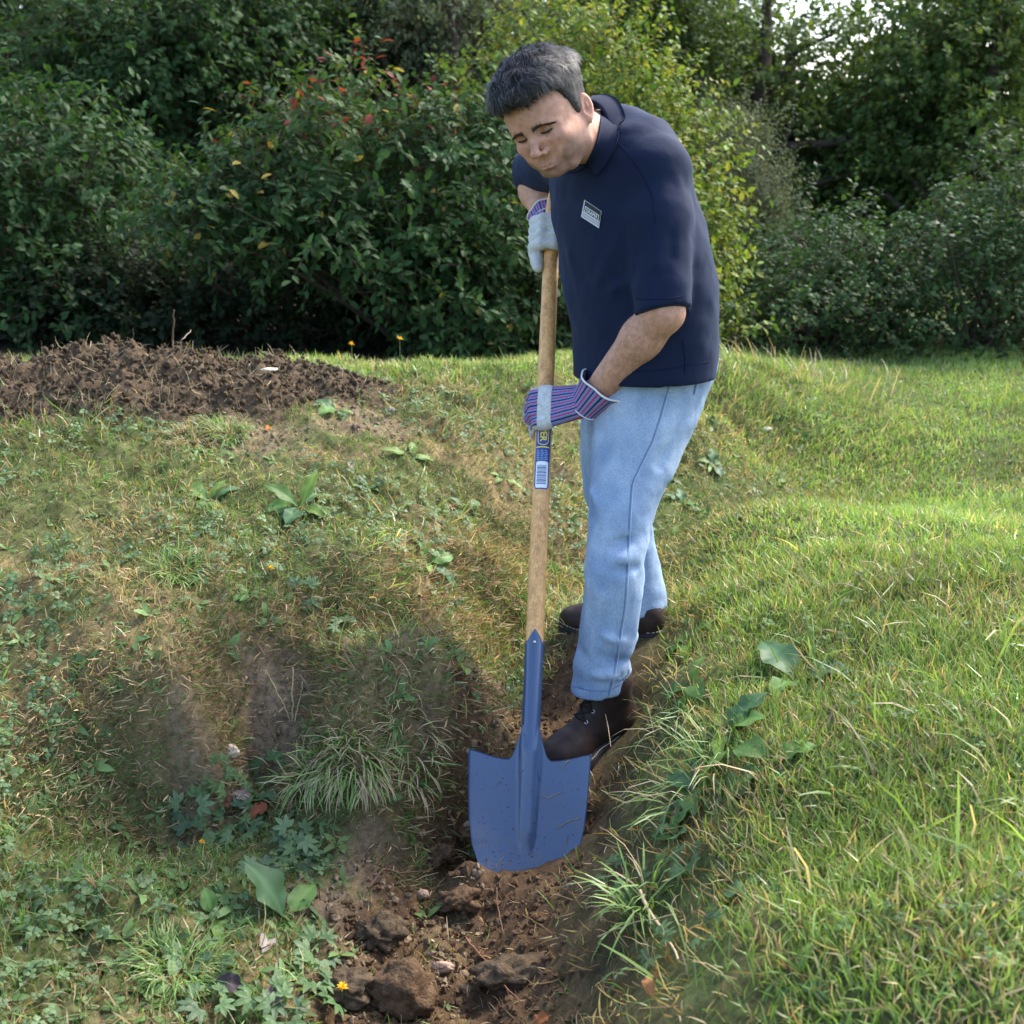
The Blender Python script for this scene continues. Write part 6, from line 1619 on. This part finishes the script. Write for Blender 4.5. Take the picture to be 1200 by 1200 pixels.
# --- flowers
m_petal = mat_leaf('yellow_petal', .6, .3, .2, (1.2, 1.0, .4)); m_pink = mat_leaf('purple_petal', .6, .3, .2, (1, .8, 1))
def flower(name, label, cat, u, v, r, col, mat, stem=.05, npet=22):
    p = settle(u, v); root = empty(name, p, label, cat)
    mb = MB(); mb.tube(p + np.array([[0, 0, -.005], [.003, 0, stem * .5], [.004, -.003, stem]]), .0012, 5); mb.build('stem', mat_plain('green_stem', (.08, .14, .04), .6), root)
    c = p + np.array([.004, -.003, stem]); a = np.arange(npet) * 2.4; e = np.linspace(.1, 1.2, npet)
    V, F, C = leaves_np(LEAF_S, np.tile(c, (npet, 1)), np.stack([np.cos(a) * np.cos(e), np.sin(a) * np.cos(e) - .35, np.sin(e)], 1), np.tile([0, 0, 1.0], (npet, 1)) + RNG.normal(0, .1, (npet, 3)), r * RNG.uniform(.8, 1.1, npet), r * .16, np.tile(col, (npet, 1)) * RNG.uniform(.85, 1.1, (npet, 1)), .4)
    child_np('petals', V, F, mat, root, False, C)
flower('dandelion_flower', 'yellow flower on the left bank above the bare patch', 'flower', 317, 690, .011, (.80, .50, .02), m_petal)
flower('dandelion_flower', 'bright yellow flower at the lower left edge of the trench', 'flower', 400, 1184, .012, (.80, .50, .02), m_petal)
flower('dandelion_flower', 'small yellow bud among weeds at the left edge', 'flower', 236, 1002, .008, (.75, .45, .02), m_petal, .03)
flower('dandelion_flower', 'left one of two yellow flowers on the far lawn', 'flower', 412, 432, .016, (.80, .52, .03), m_petal, .09)
flower('dandelion_flower', 'right one of two yellow flowers on the far lawn', 'flower', 468, 430, .016, (.80, .52, .03), m_petal, .10)
flower('clover_flower', 'purple flower at the end of the soil heap', 'flower', 458, 492, .012, (.30, .12, .38), m_pink, .03)

# --- fallen leaves, stalks
m_dead = mat_leaf('dead_leaf', .7, .15, .2, (1.1, .8, .5))
def dead_leaf(label, u, v, size, col, a, curl=1.2, tip=.4):
    p = settle(u, v); nn = gn(np.array([p[0]]), np.array([p[1]]))[0]; t1 = unit(np.cross(nn, [0, 1, .1])); t2 = np.cross(nn, t1)
    me = broad_leaf(.30, .35, np.array(col), curl, .5, .1); me.materials.clear(); me.materials.append(m_dead); me.name = 'fallen_leaf'
    x = unit(math.cos(a) * t1 + math.sin(a) * t2 + tip * nn); nr = unit(nn - x * (nn @ x)); s = np.cross(nr, x); o = bpy.data.objects.new('fallen_leaf', me)
    Mx = (Matrix(np.stack([x, s, nr], 1).tolist()) * size).to_4x4(); Mx.translation = Vector(p + nn * .012); o.matrix_local = Mx; link(o); tag(o, label, 'leaf', 'fallen leaves')
for q in [('curled red-brown leaf on the ledge at the left', 318, 955, .062, (.16, .05, .025), .6, 1.6, .7), ('dark brown curled leaf left of the red-brown one', 262, 932, .06, (.07, .03, .022), 2.6), ('grey-brown leaf between the two brown leaves', 290, 945, .05, (.16, .12, .11), -.4), ('dark purple-brown leaf near the bottom of the ledge', 285, 1160, .055, (.06, .045, .05), .1),
          ('pale shrivelled leaf below the big bright leaf', 310, 1108, .05, (.24, .20, .18), 1.5), ('grey shrivelled leaf near the bottom left of the trench', 325, 1165, .05, (.15, .12, .12), 1.2), ('orange-brown leaf at the bottom right of the trench', 650, 1196, .05, (.33, .12, .04), .3), ('orange leaf in the grass right of the trench', 778, 1150, .05, (.30, .13, .05), 1.3, 1.6, .7),
          ('brown leaf hanging in weeds right of the blade', 808, 952, .04, (.16, .10, .07), .5), ('pale dead leaf on the soil right of the blade', 678, 1040, .03, (.20, .15, .12), .2), ('small pale leaf on the top of the bank', 410, 545, .035, (.40, .33, .24), 2.0), ('orange scrap of leaf on the soil heap', 314, 505, .03, (.35, .11, .03), 1.4)]: dead_leaf(*q)
def stalk(label, pts, r, col=(.42, .33, .20), name='dry_stalk', cat='stalk'):
    P3 = []
    for u, v, h in pts:
        p = settle(u, v); P3.append(p + np.array([0, 0, h]))
    P3 = np.array(P3); t = np.linspace(0, len(P3) - 1, 12); Q = np.stack([np.interp(t, range(len(P3)), P3[:, k]) for k in range(3)], 1)
    mb = MB(); mb.tube(Q + RNG.normal(0, .0012, Q.shape), np.linspace(r, r * .5, 12), 6); o = mb.build(name, mat_plain('straw_stalk', col, .8, .2, 0, 300, .3)); tag(o, label, cat, 'dry stalks and twigs')
stalk('pale broken stalk lying in the grass right of the trench', [(748, 1062, .03), (765, 1090, .025), (778, 1108, .02), (796, 1130, .01)], .0035)
stalk('upright straw on the bare patch of the bank, middle of three', [(343, 845, .0), (344, 846, .06), (347, 846, .13)], .0022)
stalk('straw leaning right on the bare patch of the bank', [(345, 846, .0), (352, 846, .05), (358, 846, .095)], .0020)
stalk('straw leaning left on the bare patch of the bank', [(340, 845, .0), (332, 845, .05), (314, 846, .125)], .0016)
stalk('reddish root across the soil in front of the blade', [(545, 1110, .02), (568, 1135, .02), (585, 1160, .015), (610, 1190, .03)], .0022, (.18, .085, .05), 'root')
stalk('thin root hanging down the soil at the middle of the trench', [(581, 1050, .015), (584, 1075, .012), (590, 1100, .01)], .0020, (.15, .08, .05), 'root')
stalk('dark forked root at the left wall of the trench', [(432, 1052, .02), (450, 1035, .035), (470, 1040, .03), (500, 1035, .03)], .0032, (.10, .06, .04), 'root')
stalk('twig sticking up at the left end of the soil heap', [(204, 440, .08), (206, 440, .13), (210, 440, .22)], .004, (.20, .14, .10), 'twig')
stalk('thin slanting twig at the left end of the soil heap', [(205, 440, .08), (216, 440, .12), (228, 440, .16)], .003, (.22, .16, .12), 'twig')
stalk('pale stick crossing the right slope near the bottom', [(700, 1110, .02), (740, 1100, .03), (790, 1092, .03)], .0018)
stalk('bent straw arching over the toe of the front boot', [(680, 860, .05), (695, 858, .09), (708, 880, .10), (716, 900, .05)], .0016)

# --- tufts
def tuft(label, u, v, n, L, spread, green, lean, Wd=(.0010, .0019), name='grass_tuft', droop=(1.0, 2.4), elong=(1, 1)):
    p = settle(u, v); a = RNG.random(n) * 6.283; rr = np.sqrt(RNG.random(n)) * spread; x = p[0] + np.cos(a) * rr * elong[0]; y = p[1] + np.sin(a) * rr * elong[1]
    z = zt(x, y) - .004; d = norms(np.stack([np.cos(a) * .5, np.sin(a) * .5, np.full(n, .9)], 1) + np.asarray(lean) + RNG.normal(0, .28, (n, 3)))
    nr = norms(np.stack([-d[:, 0] * d[:, 2], -d[:, 1] * d[:, 2], 1 - d[:, 2] ** 2 + .05], 1) + RNG.normal(0, .25, (n, 3)))
    t = RNG.random(n)[:, None]; c = GR1 * (1 - t) + GR2 * t; s = RNG.random(n) > green; c[s] = (STRAW * RNG.uniform(.5, 1.15, (n, 1)))[s]
    LL = RNG.uniform(*L, n); V, F, C = leaves_np(BLADE2, np.stack([x, y, z], 1), d, nr, LL, RNG.uniform(*Wd, n), c, RNG.uniform(*droop, n), c * 1.1)
    o = obj_np(name, V, F, m_grass, None, False, np.clip(C, 0, 1), loc=p); tag(o, label, 'grass tuft', 'tufts of long grass')
tuft('big shaggy tuft of half-dead grass drooping over the mound left of the blade', 415, 895, 330, (.04, .10), .05, .45, (.10, -.7, -.2), elong=(1.3, .6))
tuft('thinner tuft of grass beside the shaggy one, left side', 368, 905, 130, (.06, .13), .03, .6, (.0, -.5, 0))
tuft('grass hanging over the edge of the mound beside the blade', 480, 868, 160, (.04, .09), .05, .4, (.25, -.5, -.1))
tuft('round clump of dead brown grass on the bank under the soil heap', 222, 515, 420, (.03, .07), .06, .05, (0, -.2, -.1), (.0009, .0016))
tuft('bright green tuft of grass at the lower left corner', 212, 1135, 300, (.04, .10), .06, .9, (.1, -.1, .2))
tuft('bright green tuft of grass at the left edge of the bank', 206, 672, 220, (.04, .09), .045, .85, (.1, -.1, .2))
tuft('green tuft on the soil heap slope', 265, 505, 200, (.05, .10), .05, .85, (0, -.1, .2))
tuft('fresh tuft with a tall blade on the right side of the trench', 755, 1062, 60, (.08, .17), .03, .95, (-.1, -.1, .4), (.0014, .0026))
tuft('long grass leaning over the slope right of the blade', 815, 905, 60, (.08, .16), .07, .75, (-.55, -.1, .0), (.0009, .0017))
tuft('long pale grass beside the front boot', 790, 850, 36, (.08, .15), .05, .55, (-.5, -.1, .1), (.0008, .0015))
tuft('grey-green dry tuft in the trench behind the shaft', 655, 720, 240, (.05, .12), .05, .5, (-.1, -.1, .2), (.0008, .0014))
tuft('tall seeding grass at the foot of the low dark bush', 945, 446, 200, (.07, .20), .28, .35, (0, 0, .6), (.0015, .0028), droop=(.3, 1.2), elong=(1.8, .5))
tuft('long grass at the foot of the bright shrub behind the man', 858, 446, 160, (.06, .14), .18, .8, (0, 0, .6), (.0015, .0028), droop=(.3, 1.2), elong=(1.5, .6))

# ================================================================== soil
m_soil = mat_plain('loose_soil', (.095, .06, .036), .97, .05, 0, 70, .5, 160, .9, .006); m_soil2 = mat_plain('dark_soil', (.080, .058, .038), .97, .05, 0, 60, .55, 150, .9, .006)
def ico(sub):
    bm = bmesh.new(); bmesh.ops.create_icosphere(bm, subdivisions=sub, radius=1); V = np.array([v.co for v in bm.verts]); F = np.array([[v.index for v in f.verts] for f in bm.faces]); bm.free(); return V, F
IV1, IF1 = ico(1); IV2, IF2 = ico(2); IV4, IF4 = ico(4)
def crumbs(name, label, x, y, zf, r, mat, lift=.2):
    n = len(x); k = len(IV1); base = np.stack([x, y, zf + r * lift], 1); s = RNG.uniform(.6, 1.3, (n, 3)); V = base[:, None] + IV1[None] * (r[:, None] * s)[:, None] * (1 + .30 * RNG.normal(0, .9, (n, k))[..., None])
    F = (np.arange(n)[:, None, None] * k + IF1[None]).reshape(-1, 3); o = obj_np(name, V.reshape(-1, 3), F, mat, None, False); tag(o, label, kind='stuff'); return o
x, y = scatter(60000, 1.1, 3.4, lambda x, y: sstep(.35, .9, soil_mask(x, y)) * (seg_dist(x, y, _axis, _axr) < .08)); k = (np.hypot(x - sh_tip[0], y - sh_tip[1]) > .0); x, y = x[k], y[k]
behind = ((np.stack([x, y, 0 * x - .4], 1) - sh_tip) @ sh_n); k = np.abs(behind) > .028; x, y = x[k], y[k]
crumbs('soil_crumb', 'crumbled soil on the floor of the trench', x, y, zt(x, y), RNG.uniform(.0018, .0065, len(x)) * RNG.uniform(.6, 1.7, len(x)), m_soil)
x, y = scatter(60000, 1.3, 4.4, lambda x, y: sstep(.2, .7, soil_mask(x, y)) * (right_of(x, y) < -.05)); k = np.abs(((np.stack([x, y, 0 * x - .4], 1) - sh_tip) @ sh_n)) > .028; x, y = x[k], y[k]
crumbs('bank_crumb', 'crumbs of earth on the bare patches of the bank', x, y, zt(x, y), RNG.uniform(.0015, .0060, len(x)) * RNG.uniform(.5, 1.8, len(x)), mat_plain('dry_soil', (.20, .148, .097), .97, .05, 0, 70, .4, 160, .9, .006))
def clod(name, label, cat, u, v, r, mat, squash=(1, 1, .8), sink=.35, rough=.22, group=None, V0=None, h=0.0):
    p = settle(u, v); n = noise3(IV4 * 1.3 + r * 900 + u, 3) * rough * 1.3 + fbm3(IV4, 3.2, int(u), 4, .6) * rough
    V = IV4 * (1 + n)[:, None] * r * np.array(squash) + p + np.array([0, 0, r * squash[2] * (1 - sink) + h])
    o = obj_np(name, V, IF4, mat, None, True, loc=p); tag(o, label, cat, group); return o
clod('soil_clod', 'large rounded clod of earth at the bottom of the trench', 'clod', 472, 1180, .062, m_soil, (1.05, .9, .8), .3, .16)
clod('soil_clod', 'lump of dark soil left of the large clod', 'clod', 410, 1170, .034, m_soil2, (1.2, 1, .8), .35, .3)
clod('soil_clod', 'dark lump of soil right of the large clod', 'clod', 600, 1150, .05, m_soil2, (1.2, .9, .6), .45, .3)
clod('soil_clod', 'lump of soil against the left corner of the blade', 'clod', 548, 985, .022, m_soil, (1, 1, .9), .3, .35)
clod('soil_clod', 'lump of soil under the mound beside the blade', 'clod', 515, 1010, .028, m_soil, (1, 1, .9), .35, .35)
clod('soil_clod', 'ragged clod in the middle of the trench floor', 'clod', 540, 1060, .03, m_soil, (1.3, 1, .7), .4, .35)
clod('soil_clod', 'clod on the left side of the trench floor', 'clod', 445, 1105, .033, m_soil2, (1.2, 1, .8), .4, .35)
m_st = mat_plain('pale_stone', (.46, .38, .27), .8, .3, 0, 60, .3, 90, .3, .002); m_st2 = mat_plain('pink_stone', (.36, .24, .17), .8, .3, 0, 60, .3, 90, .3, .002); m_st3 = mat_plain('white_stone', (.62, .55, .44), .8, .3, 0, 60, .3, 90, .3, .002)
clod('stone', 'pale yellow stone sticking out of the bank at the left', 'stone', 272, 888, .017, m_st, (1, .8, .9), .15, .12)
clod('stone', 'small pinkish stone on the soil left of the blade', 'stone', 495, 1053, .012, m_st2, (1, .9, .9), .1, .18)
clod('stone', 'brown elongated stone behind the large clod', 'stone', 518, 1140, .014, m_st2, (1.5, .8, .8), .2, .18)
clod('stone', 'pebble at the left corner of the blade', 'stone', 549, 975, .010, m_st2, (1.2, .8, .9), .0, .15)
clod('stone', 'white pebble on the far bank right of the jeans', 'stone', 897, 505, .016, m_st3, (1.5, .8, .6), .2, .18)

# the heap of dug soil on the bank
hc = P(255, 470, 3.95); hx_, hy_ = np.meshgrid(np.linspace(-2.25, -.30, 170), np.linspace(3.35, 4.6, 110))
ridge_h = np.interp(hx_, [-2.25, -1.9, -1.35, -1.08, -.95, -.8, -.6, -.45, -.33], [0, .07, .115, .105, .085, .07, .055, .035, .0])
cyl = np.interp(hx_, [-2.25, -1.2, -.8, -.33], [3.85, 3.92, 3.98, 4.05]); wl_ = np.interp(hx_, [-2.25, -1.9, -1.2, -.7, -.33], [.1, .35, .42, .30, .12])
q = np.abs(hy_ - cyl) / np.maximum(wl_ * (1 + .25 * fbm2(hx_, hy_, 4.0, 131, 3)), .02); hh = ridge_h * np.clip(1 - q ** 1.5, -.4, 1)
hh = hh + np.clip(hh * 8, 0, 1) * (fbm2(hx_, hy_, 9.0, 133, 4, .6) * .030 + np.abs(fbm2(hx_, hy_, 26.0, 137, 4, .6)) * .030)
hz = zt(hx_, hy_) + hh - .012
keepf = (hh > -.03)
n, m = hx_.shape; i = np.arange(n - 1)[:, None] * m; j = np.arange(m - 1)[None]; F = np.stack([i + j, i + j + 1, i + m + j + 1, i + m + j], -1).reshape(-1, 4)
kf = keepf.ravel(); F = F[kf[F].all(1)]; used, inv = np.unique(F, return_inverse=True); V = np.stack([hx_, hy_, hz], -1).reshape(-1, 3)[used]; F = inv.reshape(-1, 4)
heap = obj_np('soil_heap', V, F, m_soil2, None, True, loc=np.array([-1.2, 3.9, float(zt(-1.2, 3.9))])); tag(heap, 'long heap of dug brown soil on top of the left bank', 'soil heap')
hv = V[(V[:, 2] - zt(V[:, 0], V[:, 1])) > .012]; sel = hv[RNG.choice(len(hv), 4200)] + RNG.normal(0, .006, (4200, 3))
crumbs('heap_crumb', 'crumbs of soil on the heap', sel[:, 0], sel[:, 1], sel[:, 2], RNG.uniform(.003, .011, 4200), m_soil2)
n = 1500; sel = hv[RNG.choice(len(hv), n)]
c = STRAW * RNG.uniform(.3, 1.0, (n, 1)); V, F, C = leaves_np(BLADE2, sel, norms(RNG.normal(0, 1, (n, 3)) + [0, 0, .5]), rand_dirs(n), RNG.uniform(.02, .07, n), .0012, c, RNG.uniform(.2, 1.6, n), c)
tag(obj_np('heap_straw', V, F, m_dry, None, False, C), 'bits of straw and root in the soil heap', kind='stuff')
clod('stone', 'flat white chip of stone on the soil heap', 'stone', 318, 472, .015, m_st3, (1.6, .8, .35), .0, .15, h=.10)
